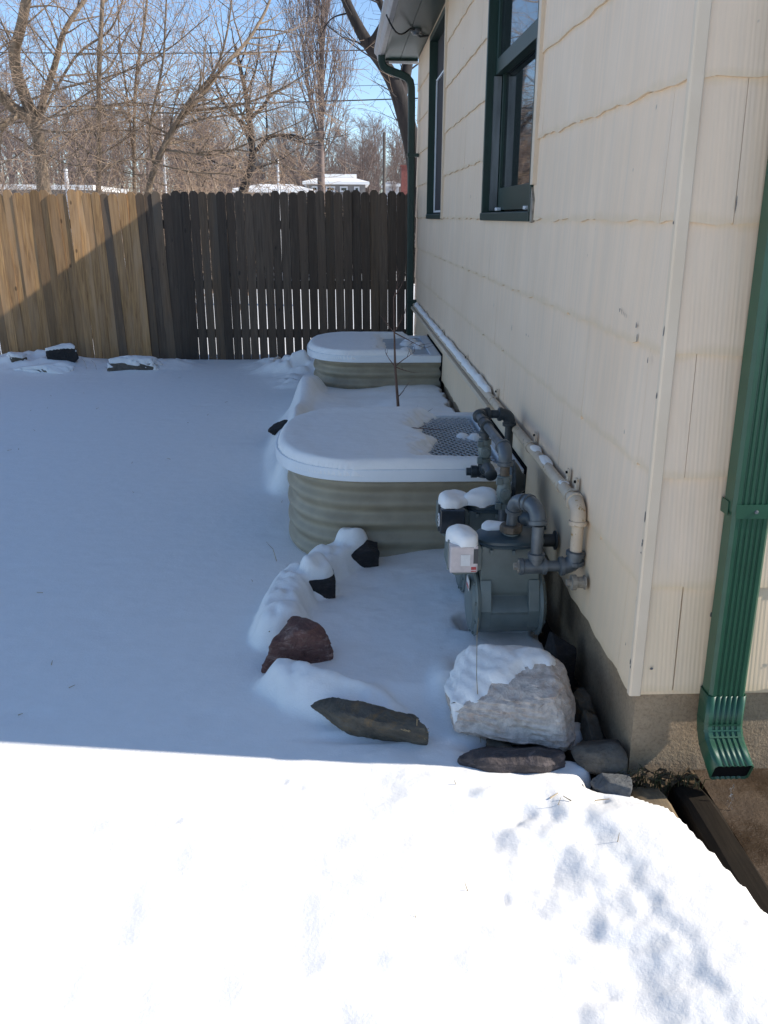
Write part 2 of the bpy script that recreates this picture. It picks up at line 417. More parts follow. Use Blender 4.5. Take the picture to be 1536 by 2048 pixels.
def snow_h(x, y):
    x = np.asarray(x, float); y = np.asarray(y, float)
    h = -.045 * sm((.25 - x) / 1.3) - .045 * sm((-1.0 - x) / 2.6) - .10 * sm((y - 5) / 5)
    h = h + .016 * fbm(x, y, 1.1, 3, 2) + .006 * fbm(x, y, .28, 31, 3) + .0022 * fbm(x, y, .075, 131, 3)
    # bed held by the stone ring
    inx = sm((x + .22) / .10) * sm((y - 2.56) / .14) * sm((4.1 - y) / .2)
    h = h + inx * (.046 + .035 * sm((x - .1) / .5) * sm((y - 2.7) / .5))
    h = h + .040 * np.exp(-(((x - .335) / .055) ** 2 + ((y - 2.66) / .15) ** 2) ** 1.5)
    # snow lying over the ring stones
    d, p = dpath(x, y, RING)
    lump = .5 + .5 * vnoise(p * 1.0, p * 0, .16, 15)
    wd = .088 + .014 * lump + .012 * vnoise(x, y, .09, 16)
    h = np.maximum(h, h * .4 + (.122 + .020 * lump) * np.exp(-(d / wd) ** 5) + .014 * fbm(x, y, .06, 5, 3) * np.exp(-(d / .1) ** 2))
    for (cx, cy, rx, ry, hh, pw) in ((-.118, 3.525, .078, .078, .150, 4), (.030, 3.850, .088, .070, .150, 3), (-.215, 3.15, .06, .08, .10, 3)):
        q = (((x - cx) / rx) ** 2 + ((y - cy) / ry) ** 2) ** pw
        h = np.maximum(h, h * .3 + hh * np.exp(-q) * (1 + .06 * vnoise(x, y, .07, 6)))
    d, p = dpath(x, y, RING2)
    h = h + (.090 - .045 * p) * np.exp(-(d / (.080 + .012 * vnoise(x, y, .07, 8))) ** 4) * (1 + .10 * fbm(x, y, .06, 9, 3))
    # bed between the two wells
    bx = sm((x + .43) / .11)
    by = sm((y - 4.95) / .25) * sm((8.5 - y) / .9)
    h = h + bx * by * (.165 + .035 * sm((x - .1) / .5) + .012 * fbm(x, y, .3, 77, 3))
    d, p = dpath(x, y, RIDGE2)
    lump = .5 + .5 * np.cos(p * 2 * np.pi * 2.0 + .8)
    h = h + (.055 + .06 * lump) * np.exp(-(d / .12) ** 4)
    h = h + .06 * np.exp(-(((x + .28) / .14) ** 2 + ((y - 7.0) / .22) ** 2) ** 1.5)
    # loose lumps and plants under snow by the fence corner
    for (cx, cy, s, a) in ((-.62, 9.35, .20, .12), (-.40, 9.2, .22, .13), (-.2, 9.3, .18, .12), (-.75, 9.75, .25, .07), (-2.15, 9.72, .34, .05), (-1.75, 9.75, .2, .06),
                           (-3.0, 9.72, .4, .10), (-3.5, 9.7, .4, .10), (-.45, 8.5, .16, .05), (-.5, 8.8, .2, .04)):
        h = h + a * np.exp(-(((x - cx) ** 2 + (y - cy) ** 2) / s ** 2)) * (1 + .45 * vnoise(x, y, .09, 12))
    # sunlit foreground: trodden strip, footprints, ridge beside the timber
    fg = sm((2.12 - y) / .12)
    ex = edge_x(y)
    d, p = dpath(x, y, TROUGH)
    xt = np.interp(y, [q[1] for q in TROUGH][::-1], [q[0] for q in TROUGH][::-1]) + .018 * vnoise(y, y * 0, .10, 43) + .008 * vnoise(x, y, .04, 44)
    u = xt - x                                   # how far left of the trodden edge
    drop = .010 * sm(u / .06) + .048 * sm((u + .08) / .40) - .036 * sm((u - .30) / .40)
    drop = drop * (1 + .18 * vnoise(x, y, .08, 45))
    h = h + fg * (.026 - drop)
    band = sm(u / .03) * sm((.42 - u) / .2) * fg
    h = h + band * (.0027 * fbm(x, y, .085, 51, 5) + .0016 * fbm(x, y, .03, 57, 3))
    h = h - fg * .030 * sm((x - ex + .10) / .11)
    r2 = np.random.default_rng(11)
    for k in range(8):
        yy = r2.uniform(1.2, 2.0); uu = r2.uniform(.01, .30); xx = float(np.interp(yy, [q[1] for q in TROUGH][::-1], [q[0] for q in TROUGH][::-1])) - uu
        s = r2.uniform(.025, .055); a = r2.uniform(.0025, .0055); el = r2.uniform(.7, 1.7)
        h = h - a * np.exp(-(((x - xx + .02 * vnoise(x, y, .05, 300 + k)) / s) ** 2 + ((y - yy) / (s * el)) ** 2) ** 1.1)
    for (xx, yy, s, a) in ((.31, 1.72, .03, .012), (.36, 1.76, .02, .01), (.25, 1.79, .015, .008), (.47, 2.06, .03, .012), (.44, 2.03, .02, .01), (.69, 2.09, .02, .014), (.86, 1.6, .016, .006),
                           (-.18, 2.22, .012, .006), (-.13, 2.19, .01, .005), (-.45, 2.05, .014, .006), (-.24, 3.9, .02, .01), (-.9, 3.2, .03, .005)):
        h = h - a * np.exp(-(((x - xx) ** 2 + (y - yy) ** 2) / s ** 2) ** 1.5)
    r3 = np.random.default_rng(23)
    for k in range(46):
        xx = r3.uniform(-2.6, -.3); yy = r3.uniform(2.5, 9.2); s = r3.uniform(.012, .05); a = r3.uniform(.002, .007)
        h = h - a * np.exp(-(((x - xx) / (s * 1.6)) ** 2 + ((y - yy) / s) ** 2) ** 1.4)
    h = h + .012 * sm((2.17 - y) / .05) * sm((y - 1.95) / .1) * np.exp(-((x - .45) / .2) ** 2) * vnoise(x, y, .07, 61)
    # bare strip where the wall keeps the ground clear
    bare = .715 + .03 * vnoise(x, y, .09, 21) + .015 * vnoise(x, y, .03, 22)
    bare = bare + .055 * sm((y - 5.0) / .8) - .02 * np.exp(-((y - 3.0) / .4) ** 2)
    side = sm((x - bare) / .035) * sm((y - 2.28) / .06) * (1 - .9 * np.exp(-(((x - .735) / .05) ** 2 + ((y - 2.50) / .085) ** 2) ** 2))
    h = h - side * .20
    # snow ends against the timber and stones
    ee = ex + .012 * vnoise(x, y, .10, 71)
    cut = sm((x - ee) / .034) * sm((2.36 - y) / .06)
    h = h - cut * .20
    # under the stones in front of the boulder it is melted out
    for (cx, cy, sx, sy, a) in ((.56, 2.385, .20, .055, .09), (.735, 2.34, .07, .06, .07), (.58, 2.335, .20, .035, .05), (.74, 2.19, .07, .05, .09), (.58, 3.10, .13, .050, .15), (.47, 3.15, .05, .04, .10), (.06, 2.44, .2, .03, .01)):
        h = h - a * np.exp(-(((x - cx) / sx) ** 2 + ((y - cy) / sy) ** 2) ** 2)
    # wells push the snow away a little
    ell = (np.abs((x - .2) / .49)) ** 2.6 * (x < .2) + (np.abs((y - 4.45) / .59)) ** 2.6
    lip = sm((x + 7.6) / .4) * sm((y + 1.8) / .4) * sm((10.9 - y) / .3)
    return np.where(lip < 1, h * lip - .26 * (1 - lip), h)

def axis(segs):
    out = []
    for a, b, s in segs: out += list(np.arange(a, b, s))
    out.append(segs[-1][1]); return np.array(out)

def build_snow():
    xs = axis([(-8, -2, .12), (-2, -.7, .04), (-.7, .9, .0085), (.9, 1.2, .012), (1.2, 1.6, .06)])
    ys = axis([(-2.2, 1.0, .06), (1.0, 2.5, .0085), (2.5, 4.2, .011), (4.2, 5.0, .03), (5.0, 8.6, .028), (8.6, 10.0, .022), (10.0, 11.0, .06)])
    X, Y = np.meshgrid(xs, ys); Z = snow_h(X, Y)
    nx, ny = len(xs), len(ys)
    V = np.stack([X, Y, Z], -1).reshape(-1, 3)
    i = np.arange(nx - 1)[None, :] + nx * np.arange(ny - 1)[:, None]
    Fq = np.stack([i, i + 1, i + nx + 1, i + nx], -1).reshape(-1, 4)
    # under the house and patio nothing is needed
    cx = V[Fq].mean(1)
    keep = ~((cx[:, 0] > .84) & (cx[:, 1] > 2.3)) & (cx[:, 2] > -.42)
    o = np_mesh('snow', V, Fq[keep], SNOW); structure(o)
build_snow()

def far_snow():
    n = 70
    g = np.concatenate([-np.geomspace(450, 3, n // 2), np.linspace(-2, 2, 5), np.geomspace(3, 450, n // 2)])
    X, Y = np.meshgrid(g, g + 5)
    Z = -.24 + .25 * fbm(X, Y, 25, 5, 3) * sm((np.hypot(X, Y - 5) - 14) / 30)
    nx = len(g); V = np.stack([X, Y, Z], -1).reshape(-1, 3)
    i = np.arange(nx - 1)[None, :] + nx * np.arange(nx - 1)[:, None]
    Fq = np.stack([i, i + 1, i + nx + 1, i + nx], -1).reshape(-1, 4)
    structure(np_mesh('snow_field', V, Fq, SNOW))
far_snow()

# soil strip seen in the melt gaps
b = MB(); b.box(.28, .86, 2.02, 3.6, -.20, -.045); b.box(.60, .86, 3.6, 10.4, -.20, -.03)
o = b.build('soil', SOIL); structure(o)

# ------------------------------------------------------------------ house
WX, WY, HEND, HRIGHT = .792, 2.236, 10.40, 7.0       # side wall plane, front wall plane, far end
house = thing('house', 'cream shingle sided house with dark green windows and eave', 'house', (WX, WY, 0))
WIN = [(4.00, 5.40, 1.500, 3.02), (7.63, 8.93, 1.500, 3.02)]
def wall_core():
    b = MB(); x0, x1 = WX + .012, WX + .20
    ys = [WY + .012, 4.00, 5.40, 7.63, 8.93, HEND]
    for i in range(5):
        if i in (1, 3):
            b.box(x0, x1, ys[i], ys[i + 1], .24, 1.5); b.box(x0, x1, ys[i], ys[i + 1], 3.02, 3.2)
        else: b.box(x0, x1, ys[i], ys[i + 1], .24, 3.2)
    b.box(WX + .21, HRIGHT, WY + .012, WY + .2, .24, 3.2)
    b.box(WX + .21, HRIGHT, HEND - .2, HEND, -.1, 3.2); b.box(HRIGHT - .2, HRIGHT, WY + .21, HEND - .21, -.1, 3.2)
    # gable triangles
    for y0 in (WY + .012, HEND - .15):
        b.prism([(WX + .02, 3.2), (HRIGHT, 3.2), ((WX + HRIGHT) / 2, 4.45)], 'y', y0, y0 + .13)
    # backing boards behind the windows
    for (y0, y1, z0, z1) in WIN: b.box(WX + .20, WX + .208, y0, y1, z0, z1)
    b.build('wall', SIDING, house)
wall_core()
b = MB()
b.box(WX + .022, WX + .2, WY + .02, HEND - .01, -.3, .262)
b.box(WX + .2, HRIGHT, WY + .02, WY + .2, -.3, .2385)
b.build('foundation', FOUND, house)
ZC = [.2545 + .312 * k for k in range(10)]
def shingle(u0, u1, z0, z1, side, rs, gap=.0006):
    """one cement shingle: wavy lower edge, lower end stands proud"""
    n = max(3, int((u1 - u0) / .045)); b = MB(); vs = []
    ph = rs.uniform(0, 6); am = rs.uniform(.003, .0062)
    tb = .0125 + rs.uniform(-.0012, .0012); tt = .0035
    u0 += gap; u1 -= gap
    for i in range(n + 1):
        u = u0 + (u1 - u0) * i / n
        wz = am * (.9 * math.sin(u * 17 + ph) + .5 * math.sin(u * 43 + ph * 2) + .35 * math.sin(u * 97 + ph * 3))
        for (d, z) in ((tb, z0 + wz), (tt, z1 + .004), (0.0, z1 + .004), (0.0, z0 + wz)):
            vs.append((WX - d + .010, u, z) if side else (u, WY - d + .010, z))
    fs = []
    for i in range(n):
        a = i * 4; c = a + 4
        for k in range(4): fs.append((a + k, a + (k + 1) % 4, c + (k + 1) % 4, c + k))
    fs += [(0, 1, 2, 3), tuple(n * 4 + k for k in (3, 2, 1, 0))]
    b.add(vs, fs); b.build('shingle', SIDING, house)
rs = random.Random(5)
WSH = .61
for r, (z0, z1) in enumerate(zip(ZC, ZC[1:])):
    if z0 > 3.05: break
    z1 = min(z1, 3.08)
    u = WY + .016 - (.22 if r % 2 else .5) * 1.0
    while u < HEND:
        a, c = max(u, WY + .004), min(u + WSH, HEND)
        parts = [(a, c)]
        for (y0, y1, wz0, wz1) in WIN:
            if z1 > wz0 + .02 and z0 < wz1 - .03:
                nx = []
                for (p, q) in parts:
                    if q <= y0 or p >= y1: nx.append((p, q))
                    else:
                        if p < y0: nx.append((p, y0))
                        if q > y1: nx.append((y1, q))
                parts = nx
        for (p, q) in parts:
            if q - p > .02: shingle(p, q, z0, z1, True, rs)
        u += WSH
    # front wall
    js = [.908, .885, .875, .95, .925, .96, .89, .93, .90][r]
    xs_ = [WX + .012, js] if r % 2 == 0 else [WX + .012, js + .30]
    while xs_[-1] < 2.3: xs_.append(xs_[-1] + WSH)
    for p, q in zip(xs_, xs_[1:]): shingle(p, q, z0, z1, False, rs, .0016 if r in (0, 1, 3) else .0007)
    p = xs_[-1]; 
    if r == 0:
        b = MB(); b.box(p + .002, HRIGHT, WY - .001, WY + .0115, .2545, 3.08); b.build('wall_panel', SIDING, house)
# corner strip
b = MB(); pr = []
for k in range(9):
    a = math.pi / 2 + math.pi * k / 8 * 1.0
    pr.append((WX + .012 + .0145 * math.cos(a + math.pi * .25), WY + .010 + .0145 * math.sin(a + math.pi * .25)))
def m_trim():
    n = NT('corner_paint'); g = n.geo(); a = n.noise(n.vec((1, 1, .35), src=g), 26, 2, .5); f = n.noise(n.vec(src=g), 90, 3)
    chip = n.ramp(n.math('ADD', a, n.math('MULTIPLY', n.math('SUBTRACT', f, .5), .10)), [(.725, 0), (.735, 1)])
    col = n.mix(n.ramp(n.noise(n.vec(src=g), 6, 4), [(.3, 0), (.7, 1)]), (.63, .505, .365), (.68, .555, .415))
    col = n.mix(chip, col, (.10, .10, .105)); return n.done(col, .5, n.bump(chip, -.5, .002))
TRIM = m_trim()
b.prism([(WX - .0065, WY + .016), (WX - .0065, WY - .0025), (WX - .0025, WY - .0065), (WX + .024, WY - .0065), (WX + .0265, WY - .004), (WX + .0265, WY + .002), (WX, WY + .016)], 'z', .245, 3.08); b.build('corner_trim', TRIM, house, smooth=25, bevel=.0015)

CHIP = m_plain('bare_patch', (.10, .10, .105), .8, .2, 60, 0)
b = MB(); rc = random.Random(4)
for (z, hh) in ((1.245, .014), (1.085, .010), (.765, .020), (.70, .006), (.69, .008), (.665, .004), (.345, .010), (.33, .005), (1.50, .004)):
    yc_ = WY + rc.uniform(.0, .010)
    b.add([(WX - .0075, yc_ + math.cos(t) * .004 * rc.uniform(.6, 1.2), z + math.sin(t) * hh * rc.uniform(.6, 1.1)) for t in [k * .785 for k in range(8)]], [tuple(range(8))])
for (y, z, hy, hz) in ((2.62, 1.262, .004, .006), (2.60, 1.258, .002, .007), (2.585, 1.255, .0015, .006), (2.57, 1.253, .0015, .006), (2.555, 1.25, .0012, .006), (2.46, 1.236, .005, .009), (2.445, 1.205, .003, .013), (2.34, 1.16, .004, .009), (4.3, 1.02, .004, .016), (3.95, 1.03, .004, .006), (3.9, 1.03, .003, .005), (5.9, 1.63, .005, .012), (2.30, .37, .002, .006), (2.95, .62, .004, .012), (3.0, .60, .006, .014)):
    b.add([(WX - .0062, y + math.cos(t) * hy * rc.uniform(.6, 1.2), z + math.sin(t) * hz * rc.uniform(.6, 1.2)) for t in [k * .785 for k in range(8)]], [tuple(range(8))])
for (x, z, hx, hz) in ((.925, 1.545, .0012, .022), (.84, .33, .006, .004), (.99, .49, .006, .008), (1.205, .36, .010, .007), (1.22, .365, .006, .004), (1.195, .352, .004, .005)):
    b.add([(x + math.cos(t) * hx * rc.uniform(.6, 1.2), WY - .0062, z + math.sin(t) * hz * rc.uniform(.6, 1.2)) for t in [k * .785 for k in range(8)]], [tuple(range(8))])
stuff(b.build('paint_chip', CHIP, house))

# windows ----------------------------------------------------------
def window(i, y0, y1, z0, z1):
    fr = MB()
    fr.box(WX - .012, WX + .115, y1 - .032, y1 - .001, z0, z1)        # far jamb
    fr.box(WX - .012, WX + .115, y0 + .001, y0 + .032, z0, z1)        # near jamb
    fr.box(WX - .012, WX + .115, y0 + .032, y1 - .032, z1 - .04, z1 - .001)
    f = fr.build('window_frame', GREEN, house, bevel=.003)
    s = MB(); s.prism([(WX - .017, z0 - .006), (WX + .12, z0 + .005), (WX + .12, z0 + .045), (WX - .017, z0 + .034)], 'y', y0 - .003, y1 + .006)
    s.build('window_sill', GREEN, f, bevel=.003)
    zm = 2.285
    def sash(x0, x1, za, zb, glass, nm='sash', rail=.075):
        q = MB(); a, c = y0 + .034, y1 - .034
        q.box(x0, x1, a, a + .055, za, zb); q.box(x0, x1, c - .055, c, za, zb)
        q.box(x0, x1, a + .055, c - .055, za, za + rail); q.box(x0, x1, a + .055, c - .055, zb - .05, zb)
        q.build(nm, GREEN, f, bevel=.002)
        g = MB(); xm = (x0 + x1) / 2; g.box(xm - .002, xm + .002, a + .056, c - .056, za + rail + .001, zb - .051)
        g.build('pane', glass, f)
    if i == 0:
        sash(WX + .035, WX + .068, zm - .05, z1 - .042, GLASS)
        sash(WX + .072, WX + .105, z0 + .048, zm + .004, GLASS, rail=.115)
        t = MB(); t.box(WX + .028, WX + .068, y1 - .052, y1 - .034, z0 + .045, zm - .055); t.build('storm_track', ALU, f)
        c = MB()
        c.box(WX + .1085, WX + .112, y0 + .40, y0 + .9, z0 + .18, zm - .05)
        for yy in (y1 - .16, y0 + .42): MB().box(WX + .045, WX + .070, yy - .03, yy + .03, z0 + .045, z0 + .062).build('sash_lock', WHITEPL, f, bevel=.003)
        k = MB(); k.add([(WX - .0085, y0 - .003, z0 - .01), (WX - .0085, y0 - .045, z0 - .005), (WX - .0085, y0 - .05, z0 + .08), (WX - .0085, y0 - .003, z0 + .13),
                         (WX + .004, y0 - .003, z0 - .01), (WX + .004, y0 - .045, z0 - .005), (WX + .004, y0 - .05, z0 + .08), (WX + .004, y0 - .003, z0 + .13)],
                        [(0, 1, 2, 3), (7, 6, 5, 4), (0, 4, 5, 1), (1, 5, 6, 2), (2, 6, 7, 3), (3, 7, 4, 0)])
        k.build('broken_trim', m_plain('bare_wood', (.27, .235, .19), .8, .3, 40, .2), f)
    else:
        p = MB(); p.box(WX + .060, WX + .075, y0 + .034, y1 - .034, z0 + .046, z1 - .042); p.build('screen', SCREENM, f)
        e = MB(); a, c = y0 + .05, y1 - .05
        for (p0, p1, q0, q1) in ((c - .018, c, z0 + .05, z1 - .35), (a, c, z0 + .05, z0 + .066), (a, c, z1 - .37, z1 - .354)): e.box(WX + .048, WX + .0595, p0, p1, q0, q1)
        e.build('storm_frame', WHITEPL, f)
    t = MB(); t.box(WX - .014, WX + .006, y0 - .05, y0 - .0015, z0 - .002 if i else z0 + .14, z1 + .03); t.build('side_casing', TRIM, f)
for i, wv in enumerate(WIN): window(i, *wv)

# eave, gutter, roof ------------------------------------------------
b = MB(); ey0, ey1 = WY - .14, HEND + .12
b.box(.455, .610, ey0, ey1, 3.082, 3.096); b.box(.618, WX + .02, ey0, ey1, 3.082, 3.096); b.box(.609, .6185, ey0, ey1, 3.090, 3.0955)
b.build('soffit', SOFFITM, house)
b = MB(); b.box(.432, .4545, ey0, ey1, 3.05, 3.165); b.build('fascia', GREEN, house)
b = MB(); b.box(.46, WX + .01, ey1 + .001, ey1 + .02, 3.06, 3.098); b.build('eave_end_board', GREEN, house)
b = MB(); b.box(.50, WX + .01, ey1 + .002, ey1 + .018, 3.035, 3.059); b.build('eave_end_trim', WHITEPL, house)
b = MB(); gp = [(.431, 3.165), (.431, 3.052), (.392, 3.046), (.378, 3.062), (.370, 3.10), (.345, 3.125), (.342, 3.162), (.346, 3.162), (.349, 3.128), (.374, 3.103), (.382, 3.066), (.394, 3.051), (.427, 3.056), (.427, 3.165)]
b.prism(gp, 'y', ey0, ey1); b.build('gutter', GUTTERM, house, smooth=30)
b = MB(); xm = (WX + HRIGHT) / 2; ez = 3.17; rz = ez + .36 * (xm - .36)
b.prism([(.37, ez), (xm, rz), (HRIGHT + .43, ez), (HRIGHT + .43, ez + .03), (xm, rz + .04), (.37, ez + .03)], 'y', ey0, ey1); b.build('roof', B_DARK, house)
b = MB(); b.prism([(.375, ez + .031), (xm, rz + .041), (HRIGHT + .42, ez + .031), (HRIGHT + .40, ez + .06), (xm, rz + .12), (.46, ez + .085)], 'y', ey0 + .01, ey1 - .01); b.build('roof_snow', SNOW, house)

# cable and lamp holder under the eave
c = thing('cable', 'black looped cable with round box under the eave', 'cable', (.6, 8.9, 3.07))
b = MB(); pts = []
for k in range(15):
    t = k / 14; x = .37 + .40 * t; yy = 8.3 + .9 * t; z = 3.07 - .11 * math.sin(math.pi * min(1, t * 1.7)) * (1 - t * .5)
    pts.append((x, yy, z))
b.tube(pts, .008, 8); b.build('wire', PIPED, c, smooth=60)
b = MB(); b.lathe((.66, 8.95, 3.081), (0, 0, -1), [(0, .05), (.02, .05), (.03, .035), (.045, .03)], 16); b.build('junction_box', ALU, c, smooth=40)
b = MB(); b.tube([(.66, 8.95, 3.05), (.70, 8.98, 3.03), (.775, 9.02, 3.045)], .010, 8); b.build('clamp_arm', PIPED, c, smooth=60)

# rear downspout -------------------------------------------------------
def rect_tube(mb, pts, hw, hd, hdir=(1, 0, 0), ribs=0, rib=.003):
    """rectangular pipe along a path in a vertical plane, optional ribs on every face"""
    P = [Vector(p) for p in pts]; n = len(P); prof = []
    if ribs:
        m = ribs
        def face(sgn):
            out = []
            for k in range(m):
                c0 = -hw * .70 + 1.40 * hw * (k + .5) / m; s = hw * .70 / m
                for (o_, e_) in ((-.62, 0), (-.34, -rib), (.34, -rib), (.62, 0)): out.append((c0 + o_ * s, (hd + e_) * sgn))
            return out
        r_ = .008
        prof = [(-hw, -hd + r_), (-hw + r_, -hd)] + face(-1) + [(hw - r_, -hd), (hw, -hd + r_), (hw, hd - r_), (hw - r_, hd)] + face(1)[::-1] + [(-hw + r_, hd), (-hw, hd - r_)]
    else:
        r_ = min(hw, hd) * .3
        prof = [(-hw, -hd + r_), (-hw + r_, -hd), (hw - r_, -hd), (hw, -hd + r_), (hw, hd - r_), (hw - r_, hd), (-hw + r_, hd), (-hw, hd - r_)]
    S = Vector(hdir); vs = []; m = len(prof)
    for i in range(n):
        t0 = (P[i] - P[i - 1]).normalized() if i else (P[1] - P[0]).normalized()
        t1 = (P[i + 1] - P[i]).normalized() if i < n - 1 else t0
        t = (t0 + t1).normalized(); N = S.cross(t).normalized(); sc = 1 / max(.4, t.dot(t0))
        for (a, c) in prof: vs.append(P[i] + S * a + N * c * sc)
    fs = []
    for i in range(n - 1):
        for k in range(m):
            k2 = (k + 1) % m; fs.append((i * m + k, i * m + k2, (i + 1) * m + k2, (i + 1) * m + k))
    return mb.add(vs, fs), m, n
d = thing('downspout', 'dark green downspout at the far house corner beside the fence', 'downspout', (.73, 10.1, -.05), 'green downspouts on the house')
b = MB(); pts = []
for (x, z) in ((.405, 3.05), (.405, 2.985), (.42, 2.95), (.46, 2.92), (.60, 2.875), (.66, 2.85), (.695, 2.81), (.708, 2.75), (.712, 2.6), (.722, 1.2), (.728, -.05)): pts.append((x, 10.12, z))
rect_tube(b, pts, .032, .036, (0, 1, 0)); b.build('pipe', GREEN, d, smooth=35)
for z in (2.1, .62):
    b = MB(); xx = .715 if z > 1 else .725; b.box(xx - .042, WX + .0, 10.075, 10.165, z, z + .035); b.build('strap', GREEN, d)

# near downspout -------------------------------------------------------
dn = thing('downspout', 'bright green ribbed downspout with elbow dripping on the patio', 'downspout', (1.035, 2.19, .1), 'green downspouts on the house')
HW, HD = .0525, .033; YC = WY - HD - .0035
b = MB(); rect_tube(b, [(1.036, YC, 3.06), (1.036, YC, .80)], HW, HD, (1, 0, 0), 5, .0035); b.build('upper_pipe', GREENMETAL, dn, smooth=25)
b = MB(); rect_tube(b, [(1.036, YC, .822), (1.036, YC, .27)], HW - .003, HD - .002, (1, 0, 0), 5, .0035); b.build('lower_pipe', GREENMETAL, dn, smooth=25)
b = MB(); b.box(1.036 - HW * .88, 1.036 + HW + .035, YC - HD - .0042, YC - HD - .0012, .785, .822); b.box(1.036 + HW + .0005, 1.036 + HW + .0028, YC - HD - .001, WY, .785, .822); b.box(1.036 - HW - .003, 1.036 - HW - .0006, YC - HD * .2, WY, .785, .822)
st = b.build('strap', GREENMETAL, dn)
b = MB(); b.lathe((1.042, YC - HD - .0042, .803), (0, -1, 0), [(0, .0052), (.002, .0052), (.004, .004), (.0042, .001)], 10); b.build('screw', ALU, st, smooth=40)
b = MB(); el = [(1.036, YC, .275), (1.036, YC, .188)]
ang = 0; p = Vector((1.036, YC, .188))
for k in range(6):
    ang += math.radians(10.8)
    p = p + Vector((0, -math.sin(ang), -math.cos(ang))) * .0155; el.append(tuple(p))
p = p + Vector((0, -math.sin(ang), -math.cos(ang))) * .066; el.append(tuple(p))
_, m_, n_ = rect_tube(b, el, HW + .001, HD + .001, (1, 0, 0), 5, .0035)
eo = b.build('elbow', GREENMETAL, dn, smooth=25)
sd = eo.modifiers.new('wall', 'SOLIDIFY'); sd.thickness = .0015
# crimp rings of the elbow
for i in (1, 3, 5):
    b = MB(); q = Vector(el[i]); t = (Vector(el[i + 1]) - Vector(el[i - 1])).normalized()
    rect_tube(b, [q - t * .0022, q + t * .0022], HW + .0026, HD + .0026, (1, 0, 0)); b.build('crimp', GREENMETAL, eo, smooth=35)
OUT = Vector(el[-1])
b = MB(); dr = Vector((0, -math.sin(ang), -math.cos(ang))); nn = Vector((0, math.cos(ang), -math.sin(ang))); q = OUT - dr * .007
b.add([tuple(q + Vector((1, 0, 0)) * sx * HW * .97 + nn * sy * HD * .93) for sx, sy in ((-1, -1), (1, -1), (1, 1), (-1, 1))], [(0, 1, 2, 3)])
b.build('throat_shade_plate', DARK, eo)  # dark plate added just inside the mouth, stands in for the shaded pipe interior
# water running from the spout
def m_water():
    n = NT('water'); n.b.inputs['Transmission Weight'].default_value = 1; n.b.inputs['IOR'].default_value = 1.33
    return n.done((.95, .97, 1), .02)
b = MB(); rw = random.Random(3)
tip = OUT + Vector((0.0, -.018, -.02))
for k in range(16):
    t = k / 15; r = rw.uniform(.0012, .003) * (1.3 - .6 * t)
    pz = tip.z - .004 - t * (tip.z + .0); x = tip.x + rw.uniform(-.005, .005) * (1 + t) - .006 * t
    b.lathe((x, tip.y - .006 * t, pz), (0, 0, -1), [(0, .0003), (r * .8, r * .8), (r * 2, r), (r * 3.2, r * .6), (r * 3.8, .0003)], 8)
wo = b.build('water_drip', m_water(), None, smooth=60); stuff(wo)

# patio, timbers ---------------------------------------------------------
b = MB(); b.box(1.005, 9, -3, WY + .018, -.25, -.012); o = b.build('patio', PATIO, None); structure(o)
def timber(label, x0, x1, y0, y1, z1, mat, crack=False):
    b = MB(); r = .016; n = 26
    vs = []; prof = [(x0, z1 - .12), (x0, z1 - r), (x0 + r, z1), (x1 - r, z1), (x1, z1 - r), (x1, z1 - .12)]
    rr = random.Random(int(x0 * 1000))
    for i in range(n + 1):
        y = y0 + (y1 - y0) * i / n
        for (a, c) in prof:
            vs.append((a + rr.uniform(-.003, .003), y, c + rr.uniform(-.003, .003) - (.02 if i in (0, n) and c > z1 - .1 else 0)))
    m = len(prof); fs = []
    for i in range(n):
        for k in range(m): fs.append((i * m + k, i * m + (k + 1) % m, (i + 1) * m + (k + 1) % m, (i + 1) * m + k))
    fs += [tuple(range(m)), tuple(n * m + k for k in range(m))[::-1]]
    o = b.add(vs, fs).build('landscape_timber', mat, None, smooth=40)
    return tag(o, label, 'timber', 'landscape timbers along the patio')
timber('cracked sunlit timber running out under the snow edge', .785, .885, .2, 2.185, .004, W_TIMB)
timber('black wet timber lying between snow and brown patio', .915, 1.0, -1.2, 2.195, .012, W_WET)

# ------------------------------------------------------------------ window wells
def well_outline(xe, xs, yc, hw, n=44, ex=2.6):
    """D-shaped outline: starts at the wall on the near side, round the outer end, back to the wall"""
    a = xs - xe; pts = []
    for k in range(n + 1):
        th = -math.pi / 2 - math.pi * k / n
        c, s = math.cos(th), math.sin(th)
        pts.append((xs + math.copysign(abs(c) ** (2 / ex), c) * a, yc + math.copysign(abs(s) ** (2 / ex), s) * hw))
    return [(WX - .006, yc - hw)] + pts + [(WX - .006, yc + hw)]

